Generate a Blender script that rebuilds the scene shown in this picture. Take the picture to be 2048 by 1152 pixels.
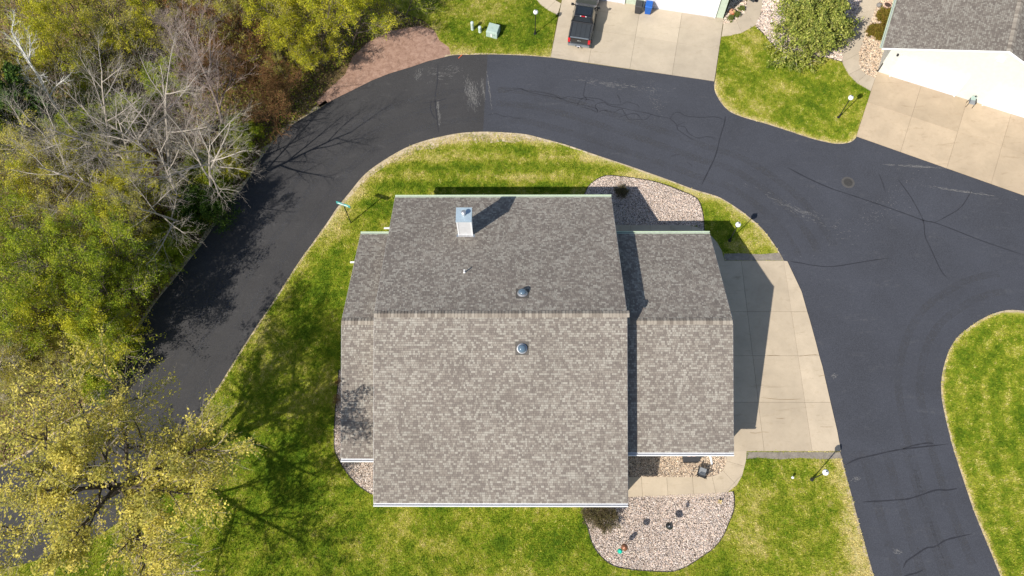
import bpy, bmesh, math, random
import numpy as np
from mathutils import Vector, Matrix
from mathutils.geometry import tessellate_polygon, delaunay_2d_cdt

# ------------------------------------------------------------------ clear
for o in list(bpy.data.objects):
    bpy.data.objects.remove(o, do_unlink=True)
SC = bpy.context.scene
COL = SC.collection
random.seed(7)
RNG = np.random.default_rng(7)

# ------------------------------------------------------------------ camera (a drone 55 m up, tilted off the vertical)
CAM_H = 55.0
FPX = 1584.28
TILT = math.radians(23.397)
ROLL = math.radians(-1.238)
fwd = Vector((0, math.sin(TILT), -math.cos(TILT)))
up0 = Vector((0, math.cos(TILT), math.sin(TILT)))
ri0 = Vector((1, 0, 0))
RI = ri0 * math.cos(ROLL) + up0 * math.sin(ROLL)
UP = -ri0 * math.sin(ROLL) + up0 * math.cos(ROLL)
cam = bpy.data.cameras.new('camera')
cam.sensor_width = 36.0
cam.lens = 36.0 * FPX / 2048.0
cam.clip_start = 0.5
cam.clip_end = 2000
camo = bpy.data.objects.new('camera', cam)
COL.objects.link(camo)
camo.matrix_world = Matrix(((RI.x, UP.x, -fwd.x, 0), (RI.y, UP.y, -fwd.y, 0), (RI.z, UP.z, -fwd.z, CAM_H), (0, 0, 0, 1)))
SC.camera = camo

# ------------------------------------------------------------------ sky, sun, exposure
SUN = Vector((0.8276, 0.7877, -1.0)).normalized()
ELEV = math.asin(-SUN.z)
w = bpy.data.worlds.new('World')
SC.world = w
w.use_nodes = True
nt = w.node_tree
for n in list(nt.nodes):
    nt.nodes.remove(n)
sky = nt.nodes.new('ShaderNodeTexSky')
sky.sky_type = 'NISHITA'
sky.sun_disc = False
sky.sun_elevation = ELEV
sky.sun_rotation = math.atan2(-SUN.x, -SUN.y)
sky.altitude = 250
bg = nt.nodes.new('ShaderNodeBackground')
bg.inputs['Strength'].default_value = 0.1
wo = nt.nodes.new('ShaderNodeOutputWorld')
nt.links.new(sky.outputs[0], bg.inputs[0])
nt.links.new(bg.outputs[0], wo.inputs[0])
sl = bpy.data.lights.new('sun', 'SUN')
sl.energy = 4.8
sl.angle = math.radians(0.53)
sl.color = (1.0, 0.95, 0.87)
so = bpy.data.objects.new('sun', sl)
COL.objects.link(so)
so.rotation_euler = SUN.to_track_quat('-Z', 'Y').to_euler()
so.location = (-40, -40, 60)
SC.render.engine = 'CYCLES'
SC.view_settings.view_transform = 'Standard'
SC.view_settings.look = 'None'
SC.view_settings.gamma = 1
SC.view_settings.exposure = 0.4
SC.view_settings.use_curve_mapping = False
SC.cycles.max_bounces = 6
SC.cycles.transparent_max_bounces = 6

# ------------------------------------------------------------------ helpers
def G(px, py, z=0.0):
    """point at height z whose place was measured in the survey picture (2048 wide)"""
    d = fwd + RI * ((px - 1024) / FPX) - UP * ((py - 576) / FPX)
    s = (z - CAM_H) / d.z
    return Vector((d.x * s, d.y * s, z))

def GP(pts, z=0.0):
    return [G(a, b, z) for a, b in pts]

def tag(o, label=None, cat=None, group=None, kind=None):
    if label: o['label'] = label
    if cat: o['category'] = cat
    if group: o['group'] = group
    if kind: o['kind'] = kind
    return o

def empty(name, loc=(0, 0, 0), rz=0.0, label=None, cat=None, group=None):
    o = bpy.data.objects.new(name, None)
    o.empty_display_size = 0.3
    COL.objects.link(o)
    o.location = loc
    o.rotation_euler = (0, 0, rz)
    return tag(o, label, cat, group)

def link(name, me, parent=None):
    o = bpy.data.objects.new(name, me)
    COL.objects.link(o)
    if parent is not None:
        o.parent = parent
    return o

def copy_tree(o, parent=None):
    c = o.copy()
    COL.objects.link(c)
    c.parent = parent
    for ch in o.children:
        copy_tree(ch, c)
    return c

class MB:
    """collects shapes for one mesh"""
    def __init__(s):
        s.v = []; s.f = []
    def add(s, vs, fs):
        b = len(s.v)
        s.v += [tuple(v) for v in vs]
        s.f += [tuple(i + b for i in f) for f in fs]
        return s
    def box(s, c, sz, rz=0.0, M=None):
        x, y, z = sz[0] / 2, sz[1] / 2, sz[2] / 2
        R = Matrix.Rotation(rz, 3, 'Z') if M is None else M
        c = Vector(c)
        vs = [c + R @ Vector((a * x, b * y, d * z)) for d in (-1, 1) for a, b in ((-1, -1), (1, -1), (1, 1), (-1, 1))]
        return s.add(vs, [(3, 2, 1, 0), (4, 5, 6, 7), (0, 1, 5, 4), (1, 2, 6, 5), (2, 3, 7, 6), (3, 0, 4, 7)])
    def hexa(s, b4, t4):
        return s.add(list(b4) + list(t4), [(3, 2, 1, 0), (4, 5, 6, 7), (0, 1, 5, 4), (1, 2, 6, 5), (2, 3, 7, 6), (3, 0, 4, 7)])
    def bar(s, a, b, wd, ht=None):
        a = Vector(a); b = Vector(b); d = (b - a)
        q = d.to_track_quat('X', 'Z').to_matrix()
        return s.box((a + b) / 2, (d.length, wd, ht or wd), M=q)
    def cyl(s, a, b, r0, r1=None, n=10, caps=True):
        r1 = r0 if r1 is None else r1
        a = Vector(a); b = Vector(b)
        q = (b - a).to_track_quat('Z', 'Y').to_matrix()
        ring = [Vector((math.cos(2 * math.pi * i / n), math.sin(2 * math.pi * i / n), 0)) for i in range(n)]
        vs = [a + q @ (p * r0) for p in ring] + [b + q @ (p * r1) for p in ring]
        fs = [(i, (i + 1) % n, n + (i + 1) % n, n + i) for i in range(n)]
        if caps:
            fs += [tuple(range(n - 1, -1, -1)), tuple(range(n, 2 * n))]
        return s.add(vs, fs)
    def lathe(s, prof, c=(0, 0, 0), n=20):
        c = Vector(c)
        vs = []; fs = []
        for r, z in prof:
            for i in range(n):
                a = 2 * math.pi * i / n
                vs.append(c + Vector((r * math.cos(a), r * math.sin(a), z)))
        for k in range(len(prof) - 1):
            for i in range(n):
                j = (i + 1) % n
                fs.append((k * n + i, k * n + j, (k + 1) * n + j, (k + 1) * n + i))
        fs.append(tuple(range(n - 1, -1, -1)))
        fs.append(tuple(range((len(prof) - 1) * n, len(prof) * n)))
        return s.add(vs, fs)
    def sphere(s, c, r, n=18, m=10, sc=(1, 1, 1)):
        prof = [(max(1e-4, r * math.sin(math.pi * k / m)), -r * math.cos(math.pi * k / m)) for k in range(m + 1)]
        b = len(s.v)
        s.lathe(prof, (0, 0, 0), n)
        for i in range(b, len(s.v)):
            v = s.v[i]
            s.v[i] = (v[0] * sc[0] + c[0], v[1] * sc[1] + c[1], v[2] * sc[2] + c[2])
        return s
    def prism(s, poly, z0, z1):
        n = len(poly)
        if sum(poly[i][0] * poly[(i + 1) % n][1] - poly[(i + 1) % n][0] * poly[i][1] for i in range(n)) < 0:
            poly = list(reversed(poly))
        vs = [(p[0], p[1], z0) for p in poly] + [(p[0], p[1], z1) for p in poly]
        tri = tessellate_polygon([[Vector((p[0], p[1], 0)) for p in poly]])
        fs = []
        for t in tri:
            a, b, c = t
            cr = (poly[b][0] - poly[a][0]) * (poly[c][1] - poly[a][1]) - (poly[b][1] - poly[a][1]) * (poly[c][0] - poly[a][0])
            if cr < 0: a, c = c, a
            fs.append((n + a, n + b, n + c)); fs.append((c, b, a))
        fs += [(i, (i + 1) % n, n + (i + 1) % n, n + i) for i in range(n)]
        return s.add(vs, fs)
    def sheet(s, poly, z):
        tri = tessellate_polygon([[Vector((p[0], p[1], 0)) for p in poly]])
        fs = []
        for a, b, c in tri:
            cr = (poly[b][0] - poly[a][0]) * (poly[c][1] - poly[a][1]) - (poly[b][1] - poly[a][1]) * (poly[c][0] - poly[a][0])
            fs.append((a, b, c) if cr > 0 else (c, b, a))
        return s.add([(p[0], p[1], z) for p in poly], fs)
    def mesh(s, name, mat, bevel=0.0, smooth=False, seg=2):
        me = bpy.data.meshes.new(name)
        me.from_pydata(s.v, [], s.f)
        if bevel > 0:
            bm = bmesh.new(); bm.from_mesh(me)
            bmesh.ops.remove_doubles(bm, verts=bm.verts, dist=1e-5)
            es = [e for e in bm.edges if len(e.link_faces) == 2 and e.calc_face_angle(0) > 0.5]
            bmesh.ops.bevel(bm, geom=es, offset=bevel, segments=seg, affect='EDGES', profile=0.6, clamp_overlap=True)
            bm.to_mesh(me); bm.free()
        me.materials.append(mat)
        if smooth:
            for p in me.polygons: p.use_smooth = True
        return me
    def build(s, name, mat, parent=None, bevel=0.0, smooth=False, seg=2):
        return link(name, s.mesh(name, mat, bevel, smooth, seg), parent)

def np_mesh(name, V, F, mat, col=None, nside=None):
    """big mesh from arrays; F is (n,3) or (n,4) or a list of such"""
    me = bpy.data.meshes.new(name)
    Fs = F if isinstance(F, list) else [F]
    Fs = [f for f in Fs if len(f)]
    V = np.ascontiguousarray(V, dtype=np.float32)
    me.vertices.add(len(V)); me.vertices.foreach_set('co', V.ravel())
    loops = np.concatenate([f.ravel() for f in Fs]).astype(np.int32)
    tot = np.concatenate([np.full(len(f), f.shape[1]) for f in Fs]).astype(np.int32)
    start = np.concatenate([[0], np.cumsum(tot)[:-1]]).astype(np.int32)
    me.loops.add(len(loops)); me.loops.foreach_set('vertex_index', loops)
    me.polygons.add(len(tot)); me.polygons.foreach_set('loop_start', start); me.polygons.foreach_set('loop_total', tot)
    me.update(calc_edges=True)
    if col is not None:
        a = me.color_attributes.new('Col', 'FLOAT_COLOR', 'POINT')
        c = np.ones((len(V), 4), np.float32); c[:, :3] = col
        a.data.foreach_set('color', c.ravel())
    me.shade_flat()
    me.materials.append(mat)
    return me

def inpoly(P, poly):
    x, y = P[:, 0], P[:, 1]
    r = np.zeros(len(P), bool)
    n = len(poly)
    for i in range(n):
        x0, y0 = poly[i][0], poly[i][1]; x1, y1 = poly[(i + 1) % n][0], poly[(i + 1) % n][1]
        if y0 == y1: continue
        c = ((y0 > y) != (y1 > y)) & (x < (x1 - x0) * (y - y0) / (y1 - y0) + x0)
        r ^= c
    return r

def edge_dist(P, line):
    d = np.full(len(P), 1e9)
    for i in range(len(line) - 1):
        a = np.array(line[i][:2]); b = np.array(line[i + 1][:2])
        ab = b - a
        t = np.clip(((P - a) @ ab) / max(1e-9, ab @ ab), 0, 1)
        d = np.minimum(d, np.hypot(*(P - (a + t[:, None] * ab)).T))
    return d

def vnoise(P, sc, seed=0):
    """smooth value noise 0..1 on 2-D points"""
    q = P / sc + 1000.0
    i = np.floor(q).astype(np.int64); f = q - i
    f = f * f * (3 - 2 * f)
    def h(a, b):
        v = (a * 374761393 + b * 668265263 + seed * 144269504) & 0xffffffff
        v = ((v ^ (v >> 13)) * 1274126177) & 0xffffffff
        return ((v ^ (v >> 16)) & 0xffff) / 65535.0
    a, b = i[:, 0], i[:, 1]
    u, v = f[:, 0], f[:, 1]
    return (h(a, b) * (1 - u) + h(a + 1, b) * u) * (1 - v) + (h(a, b + 1) * (1 - u) + h(a + 1, b + 1) * u) * v

def smooth_line(pts, n=4):
    """Catmull-Rom through measured points"""
    P = [Vector(p) for p in pts]
    out = []
    for i in range(len(P) - 1):
        p0 = P[max(0, i - 1)]; p1 = P[i]; p2 = P[i + 1]; p3 = P[min(len(P) - 1, i + 2)]
        for k in range(n):
            t = k / n
            out.append(0.5 * ((2 * p1) + (p2 - p0) * t + (2 * p0 - 5 * p1 + 4 * p2 - p3) * t * t + (3 * p1 - p0 - 3 * p2 + p3) * t ** 3))
    out.append(P[-1])
    return out

# ------------------------------------------------------------------ materials
class NT:
    def __init__(s, name, rough=0.8, spec=0.3):
        s.m = bpy.data.materials.new(name); s.m.use_nodes = True
        s.t = s.m.node_tree
        s.b = s.t.nodes['Principled BSDF']
        s.b.inputs['Roughness'].default_value = rough
        s.b.inputs['Specular IOR Level'].default_value = spec
        s._tc = None
    def n(s, typ, **kw):
        x = s.t.nodes.new(typ)
        for k, v in kw.items():
            if k in x.inputs: x.inputs[k].default_value = v
            else: setattr(x, k, v)
        return x
    def l(s, a, b):
        s.t.links.new(a, b)
    def coord(s, which='Object'):
        if s._tc is None: s._tc = s.n('ShaderNodeTexCoord')
        return s._tc.outputs[which]
    def pos(s):
        return s.n('ShaderNodeNewGeometry').outputs['Position']
    def noise(s, vec, scale, detail=4, rough=0.6, dist=0.0):
        x = s.n('ShaderNodeTexNoise'); x.inputs['Scale'].default_value = scale
        x.inputs['Detail'].default_value = detail; x.inputs['Roughness'].default_value = rough; x.inputs['Distortion'].default_value = dist
        s.l(vec, x.inputs['Vector']); return x.outputs['Fac']
    def ramp(s, fac, stops):
        x = s.n('ShaderNodeValToRGB'); e = x.color_ramp.elements
        while len(e) < len(stops): e.new(0.5)
        for k, (p, c) in enumerate(stops):
            e[k].position = p; e[k].color = (c[0], c[1], c[2], 1) if not isinstance(c, (int, float)) else (c, c, c, 1)
        s.l(fac, x.inputs[0]); return x.outputs[0]
    def mix(s, fac, a, b, typ='MIX'):
        x = s.n('ShaderNodeMix', data_type='RGBA', blend_type=typ)
        for inp, v in ((x.inputs[0], fac), (x.inputs[6], a), (x.inputs[7], b)):
            if isinstance(v, (int, float)): inp.default_value = v
            elif isinstance(v, (tuple, list)): inp.default_value = (*v[:3], 1)
            else: s.l(v, inp)
        return x.outputs[2]
    def math(s, op, a, b=0.0, clamp=False):
        x = s.n('ShaderNodeMath', operation=op); x.use_clamp = clamp
        for inp, v in ((x.inputs[0], a), (x.inputs[1], b)):
            if isinstance(v, (int, float)): inp.default_value = v
            else: s.l(v, inp)
        return x.outputs[0]
    def col(s, c):
        if isinstance(c, (tuple, list)): s.b.inputs['Base Color'].default_value = (*c[:3], 1)
        else: s.l(c, s.b.inputs['Base Color'])
    def bump(s, h, strength=0.4, dist=0.02):
        x = s.n('ShaderNodeBump'); x.inputs['Strength'].default_value = strength; x.inputs['Distance'].default_value = dist
        s.l(h, x.inputs['Height']); s.l(x.outputs[0], s.b.inputs['Normal'])
    def attr(s, name='Col'):
        x = s.n('ShaderNodeAttribute'); x.attribute_name = name; return x
    def rand(s):
        return s.n('ShaderNodeObjectInfo').outputs['Random']

def plain(name, c, rough=0.6, spec=0.3, metal=0.0, var=0.12, scale=6.0):
    m = NT(name, rough, spec)
    f = m.noise(m.coord(), scale, 5, 0.65)
    m.col(m.ramp(f, [(0.3, tuple(x * (1 - var) for x in c)), (0.7, tuple(min(1, x * (1 + var)) for x in c))]))
    m.b.inputs['Metallic'].default_value = metal
    return m.m

def leafmat(name, trans=0.35, rough=0.7):
    m = NT(name, rough, 0.2)
    a = m.attr().outputs['Color']
    r = m.rand()
    k = m.math('MULTIPLY_ADD', r, 0.3); m.t.nodes[-1].inputs[2].default_value = 0.96
    c = m.mix(1.0, a, k, 'MULTIPLY')
    m.col(c)
    tr = m.n('ShaderNodeBsdfTranslucent'); m.l(c, tr.inputs[0])
    mx = m.n('ShaderNodeMixShader'); mx.inputs[0].default_value = trans
    out = [n for n in m.t.nodes if n.type == 'OUTPUT_MATERIAL'][0]
    m.l(m.b.outputs[0], mx.inputs[1]); m.l(tr.outputs[0], mx.inputs[2]); m.l(mx.outputs[0], out.inputs[0])
    return m.m

def attrmat(name, rough=0.85, spec=0.2, nscale=18.0, nvar=0.2):
    m = NT(name, rough, spec)
    f = m.noise(m.coord(), nscale, 4, 0.6)
    k = m.ramp(f, [(0.25, 1 - nvar), (0.75, 1 + nvar)])
    m.col(m.mix(1.0, m.attr().outputs['Color'], k, 'MULTIPLY'))
    return m.m

MAT = {}
# asphalt: speckled, with tyre-polished bands and pale scuffing
def asphalt(name, base, blue):
    m = NT(name, 0.85, 0.25)
    p = m.pos()
    fine = m.noise(p, 20, 4, 0.85)
    big = m.noise(p, 0.22, 4, 0.6, 0.4)
    mp = m.n('ShaderNodeMapping'); mp.inputs['Scale'].default_value = (0.35, 1.6, 1); mp.inputs['Rotation'].default_value = (0, 0, 0.35)
    m.l(p, mp.inputs[0])
    streak = m.noise(mp.outputs[0], 1.1, 6, 0.72, 0.6)
    mid = m.noise(p, 2.6, 6, 0.75)
    c = m.ramp(big, [(0.3, tuple(x * 0.93 for x in base)), (0.72, tuple(x * 1.07 for x in blue))])
    c = m.mix(m.ramp(fine, [(0.5, 0.0), (0.75, 0.75)]), c, tuple(x * 2.3 for x in base))
    c = m.mix(m.ramp(fine, [(0.28, 0.75), (0.5, 0.0)]), c, tuple(x * 0.4 for x in base))
    sc = m.math('MULTIPLY', m.ramp(streak, [(0.55, 0.0), (0.75, 0.5)]), m.ramp(mid, [(0.45, 0.0), (0.7, 1.0)]))
    c = m.mix(sc, c, (0.17, 0.165, 0.16))
    m.col(c)
    m.bump(fine, 0.35, 0.012)
    return m.m
MAT['road'] = asphalt('asphalt_weathered', (0.051, 0.053, 0.062), (0.056, 0.059, 0.071))
MAT['road_new'] = asphalt('asphalt_resurfaced', (0.046, 0.044, 0.044), (0.052, 0.050, 0.050))
MAT['tar'] = plain('crack_tar', (0.028, 0.028, 0.033), 0.55, 0.4)
MAT['rustcrack'] = plain('rusty_crack', (0.22, 0.145, 0.075), 0.95, 0.1)
MAT['scuff'] = plain('chalky_scuff', (0.26, 0.25, 0.235), 0.9, 0.1, var=0.4, scale=12)

def concrete(name, c, stain):
    m = NT(name, 0.85, 0.2)
    p = m.pos()
    a = m.noise(p, 0.45, 5, 0.65, 0.3)
    b = m.noise(p, 3.2, 6, 0.7)
    d = m.noise(p, 40, 3, 0.7)
    k = m.ramp(a, [(0.28, tuple(x * 0.84 for x in c)), (0.7, tuple(x * 1.08 for x in c))])
    k = m.mix(m.ramp(b, [(0.52, 0.0), (0.8, 0.5)]), k, stain)
    mp = m.n('ShaderNodeMapping'); mp.inputs['Scale'].default_value = (0.5, 2.5, 1); m.l(p, mp.inputs[0])
    st = m.noise(mp.outputs[0], 0.8, 6, 0.75, 0.8)
    k = m.mix(m.ramp(st, [(0.58, 0.0), (0.72, 0.65)]), k, tuple(x * 0.75 for x in stain))
    r = m.rand()
    k = m.mix(1.0, k, m.ramp(r, [(0.0, 0.88), (1.0, 1.06)]), 'MULTIPLY')
    k = m.mix(m.ramp(d, [(0.3, 0.3), (0.6, 0.0)]), k, tuple(x * 0.6 for x in c))
    m.col(k)
    m.bump(d, 0.25, 0.01)
    return m.m
MAT['conc'] = concrete('concrete_drive', (0.53, 0.435, 0.315), (0.40, 0.31, 0.20))
MAT['conc_n'] = concrete('concrete_old_drive', (0.51, 0.43, 0.325), (0.41, 0.33, 0.23))
MAT['conc_ne'] = concrete('concrete_stained_drive', (0.49, 0.385, 0.265), (0.35, 0.25, 0.15))
MAT['joint'] = plain('joint_dirt', (0.13, 0.10, 0.07), 0.95, 0.1)

def lawnmat(name):
    m = NT(name, 0.95, 0.1)
    p = m.pos()
    dry = m.attr('dry').outputs['Fac']
    f1 = m.noise(p, 1.3, 5, 0.7, 0.3); f2 = m.noise(p, 7, 5, 0.75); f3 = m.noise(p, 28, 3, 0.7)
    s = m.math('ADD', dry, m.math('MULTIPLY', m.math('SUBTRACT', f1, 0.5), 0.7))
    s = m.math('ADD', s, m.math('MULTIPLY', m.math('SUBTRACT', f2, 0.5), 1.1), True)
    c = m.ramp(s, [(0.0, (0.075, 0.135, 0.008)), (0.35, (0.185, 0.245, 0.014)), (0.62, (0.33, 0.32, 0.042)), (1.0, (0.54, 0.46, 0.20))])
    c = m.mix(m.ramp(f3, [(0.3, 0.55), (0.55, 0.0)]), c, (0.02, 0.035, 0.006))
    m.col(c)
    m.bump(f2, 0.8, 0.05)
    return m.m
MAT['lawn'] = lawnmat('lawn_turf')
MAT['blade'] = leafmat('grass_blade', 0.42)
MAT['blade'].name = 'grass_blade'

def soil(name, stops, sc=2.0, bumpd=0.05):
    m = NT(name, 0.95, 0.1)
    p = m.pos()
    a = m.noise(p, sc, 7, 0.72, 0.5); b = m.noise(p, sc * 9, 5, 0.75)
    f = m.math('ADD', m.math('MULTIPLY', a, 0.6), m.math('MULTIPLY', b, 0.4))
    m.col(m.ramp(f, stops))
    m.bump(b, 0.9, bumpd)
    return m.m
MAT['ground'] = soil('open_ground', [(0.3, (0.06, 0.075, 0.015)), (0.5, (0.14, 0.13, 0.03)), (0.7, (0.22, 0.18, 0.07))], 0.6)
MAT['forest'] = soil('leaf_litter_soil', [(0.3, (0.035, 0.030, 0.014)), (0.45, (0.11, 0.082, 0.036)), (0.58, (0.22, 0.15, 0.07)), (0.72, (0.36, 0.26, 0.14))], 0.9)
MAT['mulch'] = soil('reddish_gravel_soil', [(0.34, (0.17, 0.10, 0.07)), (0.5, (0.33, 0.205, 0.15)), (0.66, (0.46, 0.31, 0.235))], 2.4, 0.03)
MAT['verge'] = soil('dry_verge_soil', [(0.36, (0.20, 0.17, 0.07)), (0.5, (0.50, 0.40, 0.26)), (0.64, (0.72, 0.61, 0.45))], 3.0, 0.04)
MAT['strip'] = soil('fine_grey_gravel', [(0.3, (0.14, 0.12, 0.10)), (0.5, (0.26, 0.225, 0.185)), (0.7, (0.38, 0.33, 0.27))], 3.5, 0.03)
MAT['bedsoil'] = soil('bed_soil', [(0.3, (0.06, 0.05, 0.04)), (0.6, (0.17, 0.13, 0.10))], 4.0, 0.02)
MAT['stone'] = attrmat('river_stone', 0.75, 0.3, 25, 0.15)
MAT['edging'] = plain('black_edging', (0.03, 0.028, 0.026), 0.6)
MAT['shingle'] = attrmat('shingle_granules', 0.92, 0.15, 30, 0.22)
MAT['cap'] = attrmat('ridge_shingle', 0.92, 0.15, 20, 0.15)
def capmat():
    m = NT('ridge_cap_granules', 0.92, 0.15)
    r = m.rand(); f = m.noise(m.coord(), 30, 3, 0.6)
    c = m.ramp(r, [(0.0, (0.16, 0.135, 0.112)), (0.45, (0.245, 0.212, 0.175)), (1.0, (0.32, 0.285, 0.238))])
    m.col(m.mix(1.0, c, m.ramp(f, [(0.3, 0.8), (0.7, 1.15)]), 'MULTIPLY'))
    return m.m
MAT['capr'] = capmat()
MAT['deck'] = plain('roof_deck', (0.10, 0.09, 0.08), 0.9)
MAT['gutter_w'] = plain('white_gutter', (0.80, 0.80, 0.80), 0.4, 0.4, var=0.05)
MAT['gutter_g'] = plain('pale_green_gutter', (0.50, 0.60, 0.42), 0.5, 0.3, var=0.08)
MAT['trough'] = plain('gutter_trough', (0.36, 0.37, 0.40), 0.6, 0.3)
def siding(name, c):
    m = NT(name, 0.6, 0.3)
    z = m.n('ShaderNodeSeparateXYZ'); m.l(m.coord(), z.inputs[0])
    fr = m.math('FRACT', m.math('DIVIDE', z.outputs[2], 0.13))
    f = m.noise(m.coord(), 3, 4)
    m.col(m.ramp(f, [(0.3, tuple(x * 0.93 for x in c)), (0.7, tuple(min(0.85, x * 1.04) for x in c))]))
    m.bump(fr, 0.5, 0.012)
    return m.m
MAT['siding'] = siding('white_siding', (0.60, 0.60, 0.55))
MAT['siding_g'] = siding('sage_siding', (0.46, 0.53, 0.42))
MAT['siding_c'] = siding('chimney_siding', (0.62, 0.62, 0.62))
MAT['trim'] = plain('white_trim', (0.78, 0.78, 0.77), 0.5, 0.3, var=0.04)
MAT['doorw'] = plain('garage_door_white', (0.60, 0.60, 0.65), 0.45, 0.3, var=0.03)
MAT['metalblue'] = plain('galvanised_cap', (0.42, 0.52, 0.58), 0.4, 0.5, 0.3, var=0.1)
MAT['metal'] = plain('bare_metal', (0.55, 0.55, 0.56), 0.35, 0.5, 0.7)
MAT['black'] = plain('black_metal', (0.018, 0.018, 0.02), 0.5, 0.4)
MAT['black_pl'] = plain('black_plastic', (0.045, 0.045, 0.048), 0.6, 0.3)
MAT['darkgrey'] = plain('dark_grey_wicker', (0.05, 0.05, 0.053), 0.7, 0.3)
MAT['cushion'] = plain('grey_cushion', (0.24, 0.25, 0.26), 0.9, 0.2)
MAT['pinkcush'] = plain('faded_pink_cushion', (0.42, 0.27, 0.24), 0.9, 0.2)
MAT['glow'] = plain('opal_globe', (0.80, 0.80, 0.79), 0.35, 0.4, var=0.02)
MAT['teal'] = plain('teal_sign_paint', (0.07, 0.36, 0.33), 0.45, 0.4)
MAT['tealpot'] = plain('teal_glaze', (0.01, 0.42, 0.30), 0.3, 0.5)
MAT['copper'] = plain('brown_copper', (0.24, 0.10, 0.05), 0.45, 0.5, 0.3)
MAT['terracotta'] = plain('terracotta', (0.46, 0.24, 0.15), 0.8)
MAT['pinkpot'] = plain('pale_clay', (0.58, 0.40, 0.31), 0.8)
MAT['greystone'] = plain('grey_stone', (0.20, 0.19, 0.18), 0.9)
MAT['peat'] = plain('potting_soil', (0.07, 0.045, 0.035), 0.95)
MAT['util'] = plain('utility_green', (0.33, 0.42, 0.37), 0.5, 0.4)
MAT['util_l'] = plain('utility_pale_green', (0.50, 0.58, 0.55), 0.5, 0.4)
MAT['white'] = plain('white_plastic', (0.78, 0.78, 0.78), 0.5, 0.3, var=0.04)
MAT['blue'] = plain('blue_plastic', (0.012, 0.10, 0.40), 0.45, 0.4)
MAT['orange'] = plain('orange_paint', (0.60, 0.13, 0.05), 0.5)
MAT['yellow'] = plain('yellow_paint', (0.50, 0.38, 0.15), 0.5)
MAT['iron'] = plain('cast_iron', (0.05, 0.047, 0.043), 0.65, 0.4, var=0.3, scale=25)
MAT['collar'] = plain('manhole_collar', (0.085, 0.08, 0.075), 0.9)
MAT['bark'] = plain('grey_brown_bark', (0.15, 0.12, 0.09), 0.9, 0.2, var=0.35, scale=14)
MAT['bark_mid'] = plain('tan_grey_twigs', (0.30, 0.255, 0.195), 0.9, 0.2, var=0.35, scale=12)
MAT['bark_pale'] = plain('silvery_bark', (0.41, 0.36, 0.30), 0.85, 0.2, var=0.3, scale=9)
MAT['bark_white'] = plain('white_birch_bark', (0.62, 0.60, 0.55), 0.8, 0.2, var=0.25, scale=9)
MAT['bark_mauve'] = plain('mauve_brown_twigs', (0.30, 0.235, 0.20), 0.9, 0.2, var=0.3, scale=9)
MAT['bark_red'] = plain('rust_brown_twigs', (0.26, 0.135, 0.06), 0.9, 0.2, var=0.3, scale=9)
MAT['bark_dark'] = plain('dark_bark', (0.075, 0.06, 0.045), 0.9, 0.2, var=0.35, scale=14)
MAT['leaf'] = leafmat('leaf', 0.5)
MAT['needle'] = leafmat('needle', 0.12)
MAT['paint'] = None
def carpaint():
    m = NT('black_car_paint', 0.28, 0.5)
    f = m.noise(m.coord(), 3, 3)
    m.col(m.ramp(f, [(0.3, (0.010, 0.011, 0.013)), (0.7, (0.016, 0.017, 0.020))]))
    m.b.inputs['Coat Weight'].default_value = 0.8
    m.b.inputs['Coat Roughness'].default_value = 0.06
    return m.m
MAT['paint'] = carpaint()
def glass(name, c, r=0.06):
    m = NT(name, r, 0.6)
    f = m.noise(m.coord(), 2, 2)
    m.col(m.ramp(f, [(0.3, tuple(x * 0.85 for x in c)), (0.7, c)]))
    m.b.inputs['Coat Weight'].default_value = 0.6
    return m.m
MAT['glass'] = glass('tinted_glass', (0.02, 0.025, 0.03))
MAT['dome'] = glass('skylight_dome', (0.10, 0.15, 0.20), 0.08)
MAT['chrome'] = plain('silver_bumper', (0.42, 0.45, 0.46), 0.3, 0.5, 0.7)
MAT['redlight'] = plain('tail_lamp_red', (0.55, 0.01, 0.02), 0.25, 0.5)
MAT['plate'] = plain('number_plate', (0.45, 0.47, 0.52), 0.5)
MAT['rubber'] = plain('tyre_rubber', (0.02, 0.02, 0.02), 0.85)
MAT['tonneau'] = plain('tonneau_vinyl', (0.040, 0.045, 0.050), 0.55, 0.4)

# ------------------------------------------------------------------ outlines measured on the ground (picture pixels, 2048 wide)
INNER = [(-260, 1180), (-100, 1160), (20, 1135), (110, 1110), (190, 1075), (250, 1035), (300, 985), (335, 935), (361, 895), (387, 851), (413, 812), (439, 773),
         (460, 738.5), (484, 699.5), (512.5, 656), (538.5, 617), (564.6, 578), (599, 524), (634, 476), (660, 439), (674, 417.5), (702, 383), (723, 357),
         (744, 338), (778.5, 315), (813, 296), (844.5, 284), (879, 275), (914, 268), (941.6, 265.5), (974, 264.5), (1018, 266.5), (1053.5, 270), (1089, 279), (1130, 290),
         (1165.6, 302), (1207, 316), (1254, 331.5), (1298.5, 347), (1343, 363), (1387, 379.6), (1432, 393), (1455, 405), (1482, 423), (1504.5, 441),
         (1522.5, 457), (1540.6, 479.6), (1556.4, 503), (1566.5, 522)]
DRIVE_E_EDGE = [(1574, 523), (1602.7, 583.5), (1614, 624), (1619, 640), (1631, 684), (1638, 712), (1644, 732), (1660.5, 805), (1674, 862), (1681.4, 903)]
INNER2 = [(1679, 906), (1689.6, 946), (1703.8, 998), (1715.6, 1043), (1732, 1102), (1746, 1151.5), (1768, 1240), (1790, 1330)]
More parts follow.
